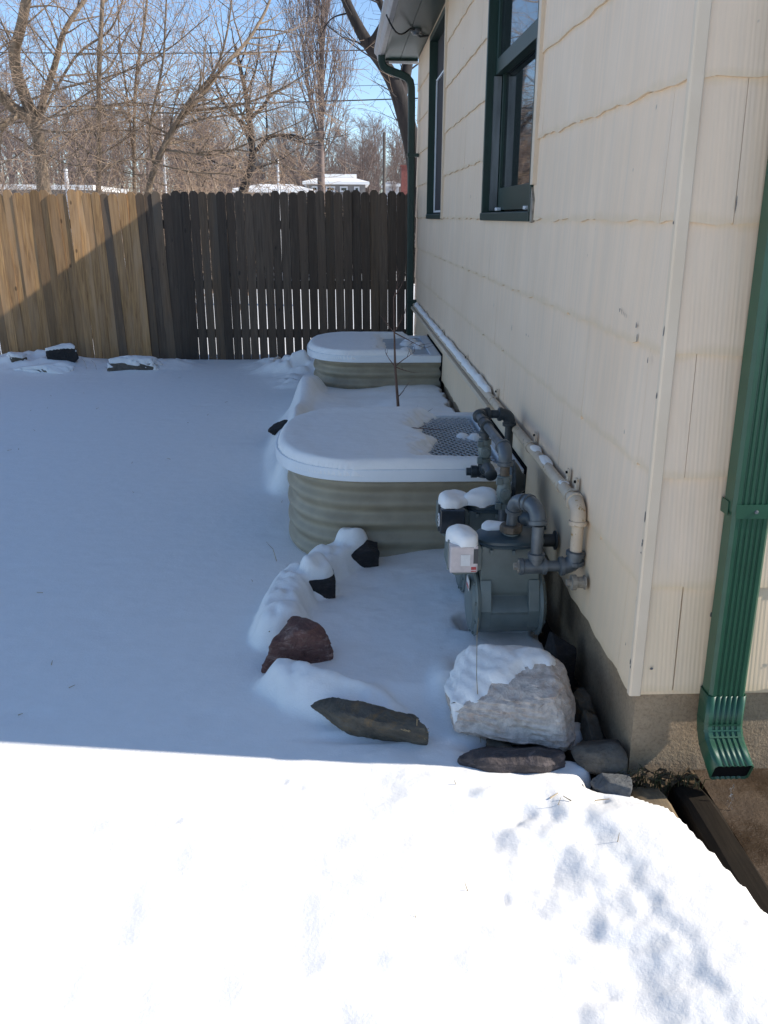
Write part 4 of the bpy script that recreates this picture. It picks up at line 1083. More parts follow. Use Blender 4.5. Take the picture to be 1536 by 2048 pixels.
def hull_rock(label, mat, pts, seed, rough=.006, cuts=5, cap=0, capmask=None, group='stones around the flower bed', bev=.006, grow=(1.04, 1.04, 1.04), lift=0):
    """angular stone: the convex hull of a few corner points, edges chipped, faces roughened"""
    P0 = np.array(pts); c = P0.mean(0); P0 = c + (P0 - c) * np.array(grow) + np.array([0, 0, lift]); bm = bmesh.new()
    for p in P0 - c: bm.verts.new(p)
    res = bmesh.ops.convex_hull(bm, input=bm.verts)
    bmesh.ops.delete(bm, geom=list({g for g in list(res['geom_interior']) + list(res['geom_unused']) if isinstance(g, bmesh.types.BMVert)}), context='VERTS')
    bmesh.ops.bevel(bm, geom=list(bm.edges), offset=bev, segments=1, affect='EDGES', profile=.6, clamp_overlap=True)
    bmesh.ops.triangulate(bm, faces=bm.faces)
    for k in range(7):
        long_e = [e for e in bm.edges if e.calc_length() > .016]
        if not long_e or len(bm.verts) > 9000: break
        bmesh.ops.subdivide_edges(bm, edges=long_e, cuts=1); bmesh.ops.triangulate(bm, faces=[f for f in bm.faces if len(f.verts) > 3])
    bmesh.ops.smooth_vert(bm, verts=bm.verts, factor=.35, use_axis_x=True, use_axis_y=True, use_axis_z=True)
    bm.normal_update()
    P = np.array([v.co[:] for v in bm.verts]); Nn = np.array([v.normal[:] for v in bm.verts]); Fc = np.array([[v.index for v in f.verts] for f in bm.faces]); bm.free()
    d = rough * (1.1 * n3(P, .11, seed) + .8 * n3(P, .045, seed + 4) + .5 * n3(P, .019, seed + 8))
    ledge = np.round((P[:, 2] + .012 * n3(P, .12, seed + 2)) / .017) * .017 - P[:, 2]      # faint bedding steps
    P = P + Nn * (d + rough * .35 * np.sin(ledge * 190))[:, None]
    o = thing('stone', label, 'stone', tuple(c), group) if cap else None
    base = np_mesh('stone_body' if cap else 'stone', P + c, Fc, mat, o); base.data.set_sharp_from_angle(angle=math.radians(38))
    if not cap:
        base.location = c; base.data.transform(Matrix.Translation(-Vector(c))); return tag(base, label, 'stone', group)
    mk = sm((Nn[:, 2] - .20) / .30) * capmask(P + c)
    up = mk * cap * (1 + .35 * n3(P, .06, 19))
    Q = P + np.stack([Nn[:, 0] * .2, Nn[:, 1] * .2, np.full(len(P), 1.0)], 1) * up[:, None] + Nn * .0015 * (mk > .12)[:, None] - Nn * .006 * (mk <= .12)[:, None]
    kf = (mk[Fc].max(1) > .10)
    np_mesh('snow_cap', Q + c, Fc[kf], SNOWCAP, o)
    return o
def boulder_mask(P):
    # snow lies up and left of a ragged line over the sloping top, with thin tongues running down
    ln = (P[:, 1] - 2.415) - .42 * (P[:, 0] - .36)
    return np.maximum(sm((ln + .040 * n3(P, .10, 8) + .022 * n3(P, .03, 18)) / .045), 0) * sm((.665 - P[:, 0] + .02 * n3(P, .06, 3)) / .05)
hull_rock('big pale boulder half capped with snow at the house corner', R_WHITE,
    [atz(950, 1303, .175), atz(1020, 1306, .185), atz(1094, 1312, .185), atz(893, 1380, .095), atz(908, 1342, .125), atz(906, 1412, .090), atz(1000, 1398, .125), atz(1104, 1396, .150),
     atz(914, 1456, .035), atz(985, 1476, .022), atz(1060, 1486, .016), atz(1126, 1496, .005), atz(1122, 1338, .160), atz(1147, 1405, .085), atz(1142, 1480, .005),
     (.42, 2.56, -.06), (.60, 2.50, -.06), (.62, 2.76, -.06), (.40, 2.74, -.06), (.38, 2.72, .12), (.66, 2.74, .13)], 21, .0085, cap=.012, capmask=boulder_mask, bev=.010)
hull_rock('flat purplish stone lying below the boulder in the snow edge', R_PURPLE,
    [atz(944, 1500, .045), atz(1060, 1502, .060), atz(1128, 1504, .055), atz(914, 1522, .008), atz(1131, 1538, .0), atz(1084, 1556, -.02), atz(1000, 1566, -.03), atz(950, 1553, -.02), atz(980, 1525, .038), atz(1090, 1528, .045),
     atz(1000, 1490, -.06), atz(1110, 1490, -.06), atz(1000, 1560, -.09), atz(1100, 1550, -.09)], 33, .0055)
hull_rock('grey brown stone leaning against the foundation corner', R_GREY,
    [atz(1148, 1493, .045), atz(1232, 1487, .070), atz(1252, 1515, .055), atz(1150, 1526, .010), atz(1178, 1546, .0), atz(1250, 1554, .005), atz(1140, 1505, .03), atz(1200, 1510, .058),
     atz(1170, 1478, -.04), atz(1240, 1478, -.04), atz(1180, 1548, -.06), atz(1250, 1555, -.06)], 45, .004)
hull_rock('long brown stone edging the bed with straw at its end', R_BROWN,
    [atz(612, 1416, .012), atz(668, 1408, .045), atz(740, 1420, .060), atz(806, 1440, .062), atz(842, 1462, .050), atz(690, 1440, .045), atz(752, 1456, .048), atz(640, 1442, -.012), atz(698, 1476, -.025), atz(768, 1484, -.022),
     atz(846, 1500, -.02), atz(846, 1480, .03), atz(700, 1400, -.05), atz(830, 1440, -.05), atz(700, 1478, -.08), atz(830, 1500, -.08)], 51, .0060, grow=(1.10, 1.08, 1.1), lift=.014)
hull_rock('rusty red stone arching out of the snow ring', R_RED,
    [atz(590, 1240, .135), atz(640, 1258, .125), atz(655, 1290, .090), atz(660, 1322, .02), atz(620, 1316, .03), atz(575, 1318, .03), atz(548, 1296, .085), atz(530, 1350, -.01), atz(552, 1338, .0), atz(600, 1275, .125),
     (-.22, 3.05, -.05), (-.08, 3.05, -.05), (-.26, 2.86, -.06), (-.08, 2.9, -.06)], 63, .0075, grow=(1.16, 1.1, 1.12), lift=.008)
rock('small bluish stone under the leaning corner stone', R_BLUE, (.735, 2.165, .000), (.10, .07, .06), -.1, (.1, 0), 47, 6, .04)
rock('square dark block with a snow hood in the ring', R_DARK, (-.100, 3.515, .030), (.112, .150, .160), .08, (0, 0), 71, 1, .03, extra=[(0, -1, 0, .78)])
rock('dark end stone of the ring touching the window well', R_DARK, (.080, 3.815, .055), (.13, .12, .155), .2, (0.1, 0), 75, 5, .05)
rock('thin dark stone mostly buried beside the ring end', R_DARK, (.000, 3.765, .040), (.10, .05, .10), .4, (0.1, 0), 77, 5, .06)
rock('upright dark stone in the gap between boulder and foundation', R_DARK, (.735, 2.80, .06), (.085, .13, .16), .1, (.1, 0), 81, 5, .04)
rock('small round brown stone behind the boulder by the wall', R_BROWN, (.755, 2.585, .01), (.06, .09, .09), .1, (.1, 0), 83, 5, .05)
rock('little brown stone nearest the foundation corner', R_BROWN, (.750, 2.435, .00), (.05, .10, .06), .1, (.1, 0), 85, 5, .05)
rock('dark pebble in the melted hollow under the boulder', R_BROWN, (.46, 2.40, -.015), (.08, .06, .045), .3, (.1, 0), 87, 5, .05)
rock('black stone tip poking from the snow mound between the wells', R_DARK, (-.415, 6.45, .045), (.15, .20, .14), .2, (.1, .1), 91, 6, .05)
FG = 'stones along the fence foot'
rock('flat grey slab at the fence foot, far left of the snow', R_GREY, (-2.98, 9.30, -.02), (.46, .20, .14), .05, (.05, 0), 101, 8, .06, .032, None, (.80, 1), True, group=FG)
rock('wavy topped grey slab alone in the middle of the fence foot', R_GREY, (-2.13, 9.46, -.005), (.47, .16, .19), -.02, (0.02, 0), 103, 8, .08, .045, None, (.80, 1), True, group=FG)
rock('round dark stone leaning on the fence over the far left slab', R_DARK, (-2.93, 9.62, .09), (.26, .2, .24), .3, (0, 0), 105, 6, .04, .02, None, (.62, .9), True, group=FG)
rock('small knobby stone with a snow button, left of the slab', R_BROWN, (-3.33, 9.50, .06), (.16, .15, .15), .3, (0, 0), 107, 6, .04, .03, None, (.62, .9), True, group=FG)
rock('little dark stone between button stone and leaning stone', R_DARK, (-3.16, 9.48, .03), (.13, .12, .10), .3, (0, 0), 109, 6, .04, hi=False, group=FG)
rock('dark stone sunk in snow at the picture edge below the fence', R_DARK, (-3.33, 9.00, -.085), (.20, .14, .07), .3, (0, 0), 111, 6, .04, hi=False, group=FG)
rock('pale pebble standing on the snow heap by the fence', R_WHITE, (-.70, 9.62, .045), (.07, .06, .10), .3, (0, 0), 113, 6, .04, hi=False, group=FG)

# ------------------------------------------------------------------ fence
FY = 10.2
fence = thing('fence', 'tall dog ear picket fence, golden on one side and dark grey beside the house', 'fence', (-1.5, FY, -.2))
rf = random.Random(12)
def picket(x, wd, ztop, mat, lean, yaw, y, taper):
    b = MB(); zb = -.22; c = wd * .27; d = .030; n = 7; t = .008
    h = wd / 2; outl = []
    ph = rf.uniform(0, 6); am = rf.uniform(.0005, .0028)
    zs = [zb + (ztop - d - zb) * i / n for i in range(n + 1)]
    def off(z): return am * math.sin(z * 3.2 + ph)
    right = [(h - taper * (1 - (z - zb) / (ztop - zb)) + off(z) * .6, z) for z in zs]
    left = [(-h + taper * (1 - (z - zb) / (ztop - zb)) + off(z + .8) * .6, z) for z in zs]
    top = [(h - c, ztop), (-h + c, ztop)]
    prof = right + top + left[::-1]
    cy, sy = math.cos(yaw), math.sin(yaw); vs = []
    for s in (-t, t):
        for (u, z) in prof:
            uu = u + lean * (z - .8); vs.append((x + uu * cy - s * sy, y + uu * sy + s * cy + .006 * math.sin(z * 1.6 + ph), z))
    m = len(prof); nl = n + 1
    fs = []
    for base, flip in ((0, False), (m, True)):
        for i in range(n):
            q = (base + i, base + i + 1, base + m - 2 - i, base + m - 1 - i); fs.append(q[::-1] if flip else q)
        q = (base + n, base + n + 1, base + n + 2, base + n + 3); fs.append(q[::-1] if flip else q)
    for i in range(m): fs.append((i, (i + 1) % m, m + (i + 1) % m, m + i))
    b.add(vs, fs); return b.build('picket', mat, fence)
x = -5.15
while x < .69:
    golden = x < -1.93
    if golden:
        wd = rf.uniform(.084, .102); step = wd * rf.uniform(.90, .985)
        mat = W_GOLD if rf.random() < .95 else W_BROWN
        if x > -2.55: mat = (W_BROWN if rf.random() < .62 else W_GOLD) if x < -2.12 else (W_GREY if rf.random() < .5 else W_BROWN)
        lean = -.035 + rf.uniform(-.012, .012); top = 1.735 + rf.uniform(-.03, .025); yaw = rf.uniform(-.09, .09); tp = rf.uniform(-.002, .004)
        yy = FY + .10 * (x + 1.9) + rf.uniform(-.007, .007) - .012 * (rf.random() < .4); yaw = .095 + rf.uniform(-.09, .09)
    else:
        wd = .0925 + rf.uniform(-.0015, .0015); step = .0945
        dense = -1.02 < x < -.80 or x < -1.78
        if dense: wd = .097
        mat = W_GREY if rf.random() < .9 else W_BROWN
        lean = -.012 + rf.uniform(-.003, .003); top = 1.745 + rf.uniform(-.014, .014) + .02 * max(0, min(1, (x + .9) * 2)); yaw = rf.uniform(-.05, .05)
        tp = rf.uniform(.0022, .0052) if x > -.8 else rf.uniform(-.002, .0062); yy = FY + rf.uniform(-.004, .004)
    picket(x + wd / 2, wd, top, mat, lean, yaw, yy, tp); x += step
for z in (.28, .80, 1.42):
    for (xa, xb) in ((-5.2, -2.01), (-2.0, .70)):
        b = MB(); ya, yb = (FY + .1 * (xa + 1.9), FY + .1 * (xb + 1.9)) if xb < -1.9 else (FY, FY)
        b.prism([(xa, ya + .026), (xb, yb + .026), (xb, yb + .064), (xa, ya + .064)], 'z', z - .045, z + .045); b.build('rail', W_GREY if xa > -2.1 else W_BROWN, fence)
for xx in (-4.4, -2.0, .40):
    b = MB(); yo = FY + .1 * min(0, xx + 1.9); b.box(xx - .045, xx + .045, yo + .068, yo + .158, -.4, 1.66); b.build('post', W_GREY, fence)

# ------------------------------------------------------------------ sapling, weeds, twigs
def twig_tree(b, p, d, L, r, lvl, rg, spread=.6):
    n = 5; pts = [tuple(p)]; rr = [r]; q = Vector(p); dd = Vector(d).normalized()
    for i in range(n):
        dd = (dd + Vector((rg.uniform(-.13, .13), rg.uniform(-.13, .13), rg.uniform(-.05, .1)))).normalized(); q = q + dd * L / n
        pts.append(tuple(q)); rr.append(r * (1 - .75 * (i + 1) / n))
        if lvl and i > 0 and rg.random() < .8:
            a = rg.uniform(0, 2 * math.pi); sd_ = Vector((math.cos(a), math.sin(a), rg.uniform(.1, .8)))
            twig_tree(b, q, dd * .6 + sd_ * spread, L * rg.uniform(.25, .45), r * .45, lvl - 1, rg)
    b.tube(pts, rr, 6)
rg = random.Random(9)
sp_ = thing('sapling', 'bare reddish sapling growing in the snow between the window wells', 'sapling', (.385, 5.9, .1))
base = (.385, 5.95, .08); stem = [base, (.365, 5.95, .22), (.352, 5.95, .38), (.335, 5.96, .58), (.328, 5.96, .80), (.322, 5.97, 1.02)]
b = MB(); b.tube(stem, [.0125, .011, .0095, .0075, .0055, .0035], 8); b.build('stem', B_RED, sp_, smooth=60)
for (k, d, L) in ((1, (.7, -.1, .28), .20), (2, (.5, .1, .5), .10), (3, (.75, .1, -.35), .14), (3, (.6, -.2, .75), .18), (3, (-.5, .2, .5), .12), (4, (.65, .1, -.42), .24), (4, (.5, 0, .85), .14), (4, (-.6, .1, .6), .13), (5, (.25, 0, 1), .16), (5, (.6, 0, .7), .13)):
    b = MB(); twig_tree(b, stem[k], d, L, .004, 1, rg); b.build('branch', B_RED, sp_)
b = MB()
for (x, y, h) in ((.47, 5.45, .07), (.50, 5.5, .10), (.53, 5.55, .08), (.56, 5.5, .09), (.44, 5.7, .06)):
    b.tube([(x, y, .11), (x + rg.uniform(-.02, .02), y, .12 + h * .6), (x + rg.uniform(-.03, .03), y, .14 + h)], [.003, .004, .002], 5)
stuff(b.build('dry_weeds', B_RED, None))
STRAW = m_plain('dry_straw', (.36, .27, .15), .7, .25, 50, 0)
LEAF = m_plain('green_blade', (.060, .060, .020), .6, .3, 50, 0)
b = MB()   # straw over the boulder and at the slab end
b.tube([(.405, 2.40, .0), (.40, 2.44, .09), (.40, 2.50, .17), (.415, 2.62, .25), (.43, 2.7, .275)], [.0011, .0013, .0012, .0011, .0007], 5)
for k in range(7):
    a = rg.uniform(-1, 1); b.tube([(.208, 2.40, .0), (.205 + a * .02, 2.39, .045), (.20 + a * .05, 2.37 + rg.uniform(-.02, .02), .05 + rg.uniform(-.03, .05))], [.0022, .002, .001], 5)
for k in range(5):
    x = rg.uniform(.05, .70); y = rg.uniform(1.6, 2.2); z = float(snow_h(x, y)); h = rg.uniform(.012, .03)
    b.tube([(x, y, z - .01), (x + rg.uniform(-.012, .012), y + rg.uniform(-.01, .01), z + h)], [.0014, .0006], 4)
for (x, y, a, L) in ((.09, 1.365, .1, .03), (.55, 2.10, .6, .03), (.60, 2.07, 2.4, .025), (.67, 2.09, 0, .04), (-.28, 3.05, .3, .02)):
    z = float(snow_h(x, y)) + .004; b.tube([(x, y, z), (x + L * math.cos(a), y + L * math.sin(a), z + .004)], [.0022, .0014], 4)
for (x, y, h) in ((-.31, 3.95, .1), (-2.6, 9.4, .12), (-2.5, 9.4, .1), (-2.35, 9.3, .06)):
    z = float(snow_h(x, y)); b.tube([(x, y, z - .02), (x - .02, y, z + h * .6), (x - .05, y - .01, z + h)], [.0016, .0014, .0006], 4)
for k in range(26):
    x = rg.uniform(-2.8, -.35); y = rg.uniform(2.6, 9.4); z = float(snow_h(x, y)); a = rg.uniform(0, 3.14); L = rg.uniform(.008, .035)
    b.tube([(x, y, z + .002), (x + L * math.cos(a), y + L * math.sin(a), z + rg.uniform(.002, .012))], [.0016, .0010], 4)
stuff(b.build('dry_grass', STRAW, None))
b = MB()
for k in range(60):
    t = rg.random(); x = .76 + .22 * t + rg.gauss(0, .012); y = 2.205 - .03 * t + rg.gauss(0, .012); h = rg.uniform(.015, .06) * (1 - .3 * t); a = rg.uniform(0, 6.28)
    b.tube([(x, y, -.03), (x + math.cos(a) * h * .25, y + math.sin(a) * h * .2 - .003, h * .5), (x + math.cos(a) * h * .8, y + math.sin(a) * h * .5 - .008, h * rg.uniform(.5, 1))], [.0016, .0014, .0005], 4)
stuff(b.build('weeds', LEAF, None))
b = MB()   # leaf litter in the corner
for k in range(46):
    x = rg.uniform(.79, .99); y = 2.19 + rg.uniform(-.02, .03); z = rg.uniform(-.012, .02); a = rg.uniform(0, 3.1); L = rg.uniform(.008, .02); W_ = L * .5
    b.add([(x + math.cos(a) * L, y + math.sin(a) * L * .6, z + rg.uniform(0, .008)), (x - math.sin(a) * W_, y + math.cos(a) * W_, z + .004), (x - math.cos(a) * L, y - math.sin(a) * L * .6, z), (x + math.sin(a) * W_, y - math.cos(a) * W_, z + .006)], [(0, 1, 2, 3)])
for k in range(70):
    y = rg.uniform(2.35, 5.2); x = rg.uniform(.72, .80); z = rg.uniform(-.04, -.01); a = rg.uniform(0, 3.1); L = rg.uniform(.008, .022); W_ = L * .5
    b.add([(x + math.cos(a) * L, y + math.sin(a) * L, z + rg.uniform(0, .015)), (x - math.sin(a) * W_, y + math.cos(a) * W_, z + .004), (x - math.cos(a) * L, y - math.sin(a) * L, z), (x + math.sin(a) * W_, y - math.cos(a) * W_, z + .006)], [(0, 1, 2, 3)])
stuff(b.build('leaf_litter', m_plain('dead_leaf', (.10, .062, .028), .8, .5, 60, 0), None))
# twig fallen on the near cover
tag(MB().tube([(.30, 4.62, .478), (.40, 4.56, .482), (.52, 4.53, .480)], [.003, .0026, .0015], 5).tube([(.38, 4.57, .481), (.42, 4.61, .487)], [.0018, .001], 4).build('twig', B_RED, None), 'thin dark twig lying on the snow of the nearest window well', 'twig')

# ------------------------------------------------------------------ trees beyond the fence
def tubes_mesh(name, polys, sides, mat, parent=None):
    """polys: list of (points, radii); all branches of one tree part in one mesh"""
    Vs, Fs, off = [], [], 0
    groups = {}
    for pts, rad in polys: groups.setdefault(len(pts), []).append((pts, rad))
    k = np.arange(sides); ca, sa = np.cos(2 * np.pi * k / sides), np.sin(2 * np.pi * k / sides)
    for n, lst in groups.items():
        P = np.array([p for p, r in lst], float); R = np.array([r for p, r in lst], float)
        T = np.empty_like(P); T[:, 1:-1] = P[:, 2:] - P[:, :-2]; T[:, 0] = P[:, 1] - P[:, 0]; T[:, -1] = P[:, -1] - P[:, -2]
        T /= np.linalg.norm(T, axis=2, keepdims=True) + 1e-9
        ref = np.where(np.abs(T[:, :1, 2:3]) > .85, np.array([1., 0, 0]), np.array([0, 0, 1.]))
        ref = np.broadcast_to(ref, T.shape)
        N = np.cross(T, ref); N /= np.linalg.norm(N, axis=2, keepdims=True) + 1e-9
        B = np.cross(T, N)
        V = P[:, :, None, :] + (N[:, :, None, :] * ca[None, None, :, None] + B[:, :, None, :] * sa[None, None, :, None]) * R[:, :, None, None]
        m = len(lst)
        base = (off + np.arange(m) * n * sides)[:, None, None] + (np.arange(n - 1) * sides)[None, :, None]
        a = base + k[None, None, :]; b_ = base + ((k + 1) % sides)[None, None, :]
        Fs.append(np.stack([a, b_, b_ + sides, a + sides], -1).reshape(-1, 4)); Vs.append(V.reshape(-1, 3)); off += m * n * sides
    return np_mesh(name, np.concatenate(Vs), np.concatenate(Fs), mat, parent)

def unit(v):
    L = math.sqrt(v[0] * v[0] + v[1] * v[1] + v[2] * v[2]) or 1; return (v[0] / L, v[1] / L, v[2] / L)
def sprout(out, pts, rad, lvl, P, rg):
    """side branches along a limb; P: per level dicts"""
    if lvl >= len(P): return
    q = P[lvl]; n = len(pts); 
    seglen = [math.dist(pts[i], pts[i + 1]) for i in range(n - 1)]; tot = sum(seglen)
    cnt = q['n'] if isinstance(q['n'], int) else max(1, int(q['n'] * tot))
    for c in range(cnt):
        t = q.get('t0', .2) + (1 - q.get('t0', .2)) * (c + rg.random()) / cnt
        s = t * tot; i = 0
        while i < n - 2 and s > seglen[i]: s -= seglen[i]; i += 1
        f = min(1, s / (seglen[i] or 1))
        p = tuple(pts[i][j] + (pts[i + 1][j] - pts[i][j]) * f for j in range(3)); r0 = rad[i] + (rad[i + 1] - rad[i]) * f
        d = unit(tuple(pts[i + 1][j] - pts[i][j] for j in range(3)))
        a = rg.uniform(0, 2 * math.pi)
        ref = (0, 0, 1) if abs(d[2]) < .8 else (1, 0, 0)
        u = unit((d[1] * ref[2] - d[2] * ref[1], d[2] * ref[0] - d[0] * ref[2], d[0] * ref[1] - d[1] * ref[0]))
        v = (d[1] * u[2] - d[2] * u[1], d[2] * u[0] - d[0] * u[2], d[0] * u[1] - d[1] * u[0])
        an = math.radians(rg.uniform(*q['ang'])); sa_, ca_ = math.sin(an), math.cos(an)
        dd = unit(tuple(d[j] * ca_ + (u[j] * math.cos(a) + v[j] * math.sin(a)) * sa_ for j in range(3)))
        L = q['len'] * rg.uniform(.55, 1.2) * (1 - q.get('fall', .45) * t); r = min(r0 * q.get('rr', .6), q['r'])
        m = q.get('seg', 4); pp = [p]; rr = [r]; cur = p; wob = q.get('wob', .18); up = q.get('up', .08)
        for k in range(m):
            dd = unit((dd[0] + rg.uniform(-wob, wob), dd[1] + rg.uniform(-wob, wob), dd[2] + rg.uniform(-wob, wob) + up))
            cur = (cur[0] + dd[0] * L / m, cur[1] + dd[1] * L / m, cur[2] + dd[2] * L / m)
            pp.append(cur); rr.append(max(r * (1 - .8 * (k + 1) / m), q.get('rmin', .0015)))
        out.setdefault(lvl, []).append((pp, rr)); sprout(out, pp, rr, lvl + 1, P, rg)

def smooth_path(pts, rad, n=9, wob=0, rg=None):
    """Catmull-Rom through a few points"""
    P = [np.array(p, float) for p in pts]; P = [2 * P[0] - P[1]] + P + [2 * P[-1] - P[-2]]
    op, orr = [], []; m = len(pts) - 1; per = max(2, n // m)
    for i in range(m):
        for k in range(per):
            t = k / per; a, b_, c, d = P[i], P[i + 1], P[i + 2], P[i + 3]
            op.append(.5 * ((2 * b_) + (-a + c) * t + (2 * a - 5 * b_ + 4 * c - d) * t * t + (-a + 3 * b_ - 3 * c + d) * t ** 3))
            orr.append(rad[i] + (rad[i + 1] - rad[i]) * t)
    op.append(P[-2]); orr.append(rad[-1])
    if wob: op = [p + np.array([rg.uniform(-wob, wob) for _ in range(3)]) * (0 if i in (0,) else 1) for i, p in enumerate(op)]
    return [tuple(p) for p in op], orr

def make_tree(name, label, base, limbs, P, barkm, twigm, seed, group=None, cat='tree', snow=0):
    """limbs: list of (points, radii) main stems; the first is the trunk"""
    rg = random.Random(seed)
    T = thing(name, label, cat, base, group)
    main = [smooth_path(p, r, max(9, 4 * (len(p) - 1)), .012 * 0, rg) for p, r in limbs]
    big = [m for m in main]
    out = {}
    for pts, rad in main: sprout(out, pts, rad, 0, P, rg)
    tubes_mesh('trunk', big, 10, barkm, T)
    thick = out.get(0, []); thin = [q for lv in out if lv > 0 for q in out[lv]]
    for k in range(snow):
        q = rg.choice(out[0])[0] if rg.random() < .6 else rg.choice(main)[0]; q = q[rg.randrange(1, len(q) - 1)]
        blob_cap('snow_clump', T, q[0], q[1] - .02, q[2] + .01, rg.uniform(.02, .06), rg.uniform(.02, .035), rg.uniform(.02, .035), seed + k, flat=2.0)
    if thick: tubes_mesh('branches', thick, 5, barkm, T)
    if thin: tubes_mesh('crown', thin, 3, twigm, T)
    return T
def limb(pp, r0, r1):
    """photo-traced limb: [(px, py, depth)...] tapering r0 to r1"""
    n = len(pp); return ([at(*p) for p in pp], [(r0 + (r1 - r0) * i / (n - 1)) * (.78 if r0 > .09 else .62) for i in range(n)])

TG = 'bare winter trees beyond the fence'
FINE = lambda n0, l0, n1, l1, n2, l2, r=(.03, .012, .006), up=.06, ang=(25, 65): [
    dict(n=n0, len=l0, r=r[0], ang=ang, seg=5, up=up, wob=.16, rmin=.003), dict(n=n1, len=l1, r=r[1], ang=(22, 60), seg=4, up=up * .6, wob=.2, rmin=.0026),
    dict(n=n2, len=l2, r=r[2], ang=(20, 60), seg=3, up=up * .4, wob=.22, rmin=.0022)]

# big pale spreading tree on the left
make_tree('tree', 'large pale spreading tree with thick limbs behind the golden fence end', at(80, 392, 14.0)[:2] + (-.2,),
    [limb([(92, 430, 14.0), (82, 330, 14.0), (70, 250, 14.0), (20, 210, 13.8), (-60, 120, 13.5)], .125, .09),
     limb([(72, 250, 14.0), (30, 130, 13.8), (45, 40, 13.5), (70, -90, 13.2)], .11, .07),
     limb([(74, 240, 14.0), (110, 130, 14.0), (130, 60, 14.0), (190, -30, 14.2)], .08, .045),
     limb([(76, 245, 14.0), (150, 115, 13.8), (220, 60, 13.6), (250, -10, 13.5)], .035, .014),
     limb([(60, 200, 13.8), (130, 175, 13.6), (230, 150, 13.3), (320, 110, 13.0), (420, 30, 12.6)], .028, .009),
     limb([(80, 250, 14.0), (170, 190, 13.6), (270, 130, 13.2)], .026, .009),
     limb([(80, 260, 14.0), (130, 270, 13.6), (185, 310, 13.2), (250, 345, 12.8), (300, 350, 12.6)], .028, .008),
     limb([(80, 262, 14.0), (160, 265, 13.4), (280, 262, 12.9), (400, 290, 12.5)], .024, .007),
     limb([(78, 300, 14.0), (140, 330, 13.5), (230, 335, 13.0), (330, 372, 12.7)], .020, .006),
     limb([(72, 240, 14.0), (150, 225, 13.4), (260, 205, 12.9), (380, 220, 12.5), (470, 205, 12.2)], .022, .006),
     limb([(76, 280, 14.0), (20, 320, 13.5), (-50, 350, 13.2)], .020, .006),
     limb([(40, 225, 13.9), (0, 250, 13.5), (-60, 240, 13.2)], .09, .05)],
    FINE(7.0, 1.5, 6.5, .8, 7.5, .42, (.014, .008, .0056), -.02, (30, 75)), B_TAN, B_TWIG, 3, TG, snow=0)
make_tree('tree', 'slender straight young tree with a golden stem left of centre', at(200, 392, 13.2)[:2] + (-.2,),
    [limb([(196, 430, 13.2), (198, 300, 13.2), (198, 150, 13.2), (205, 0, 13.2), (208, -120, 13.2)], .062, .036)],
    FINE(4.6, 1.3, 5.5, .6, 5.0, .35, (.014, .007, .0045), .12, (30, 60)), B_TAN, B_TWIG, 5, TG)
make_tree('tree', 'leaning forked tree with pale stems rising to the upper middle', at(290, 392, 12.6)[:2] + (-.2,),
    [limb([(288, 430, 12.6), (305, 350, 12.6), (345, 260, 12.6), (395, 200, 12.7), (450, 130, 12.8), (500, 75, 13.0), (540, 0, 13.2), (560, -90, 13.3)], .075, .018),
     limb([(330, 290, 12.6), (370, 215, 12.5), (430, 140, 12.4), (455, 60, 12.3), (470, -60, 12.2)], .04, .012),
     limb([(372, 222, 12.6), (450, 215, 12.3), (510, 200, 12.0), (585, 165, 11.8), (640, 120, 11.6)], .032, .007),
     limb([(350, 255, 12.6), (420, 235, 12.2), (520, 225, 11.9), (590, 205, 11.7)], .028, .007),
     limb([(330, 300, 12.6), (430, 310, 12.2), (500, 285, 11.9), (560, 262, 11.7), (620, 235, 11.5)], .030, .006),
     limb([(310, 345, 12.6), (300, 260, 12.5), (325, 130, 12.4), (330, 60, 12.4), (335, -50, 12.4)], .034, .012),
     limb([(400, 305, 12.3), (480, 300, 12.0), (550, 325, 11.8), (620, 350, 11.7)], .020, .005),
     limb([(320, 330, 12.6), (390, 345, 12.3), (460, 350, 12.0), (520, 372, 11.8)], .020, .005),
     limb([(340, 270, 12.6), (260, 230, 12.4), (190, 215, 12.2), (120, 235, 12.0)], .020, .005),
     limb([(320, 320, 12.6), (250, 320, 12.3), (180, 345, 12.1), (110, 340, 12.0)], .020, .005)],
    FINE(7.0, 1.2, 6.5, .66, 7.5, .36, (.013, .0075, .0052), .0, (30, 75)), B_TAN, B_TWIG, 8, TG, snow=0)
make_tree('tree', 'thin twin stemmed tree standing between leaning tree and golden stem', at(268, 392, 13.6)[:2] + (-.2,),
    [limb([(270, 430, 13.6), (268, 300, 13.6), (272, 160, 13.6), (290, 40, 13.6), (300, -80, 13.6)], .045, .02),
     limb([(268, 330, 13.6), (255, 200, 13.6), (240, 90, 13.6), (235, -20, 13.6)], .03, .01)],
    FINE(4.6, 1.1, 5.5, .55, 5.0, .32, (.013, .007, .0045), .1), B_TAN, B_TWIG, 13, TG)
make_tree('tree', 'black stemmed crooked tree low over the fence near the middle', at(490, 392, 21)[:2] + (-.2,),
    [limb([(480, 410, 21), (490, 370, 21), (505, 320, 21), (500, 250, 21), (490, 180, 21), (470, 90, 21)], .15, .04),
     limb([(495, 350, 21), (455, 330, 20.6), (420, 340, 20.2), (395, 345, 20)], .08, .02),
     limb([(503, 310, 21), (540, 275, 20.6), (580, 270, 20.4), (605, 275, 20)], .08, .02),
     limb([(500, 260, 21), (455, 215, 21), (430, 160, 21), (420, 90, 21)], .07, .02),
     limb([(498, 240, 21), (535, 200, 21), (545, 140, 21), (560, 80, 21)], .07, .02)],
    FINE(3.4, 1.9, 3.6, 1.0, 3.2, .6, (.03, .014, .008), .08), B_DARK, B_DARK, 17, TG)
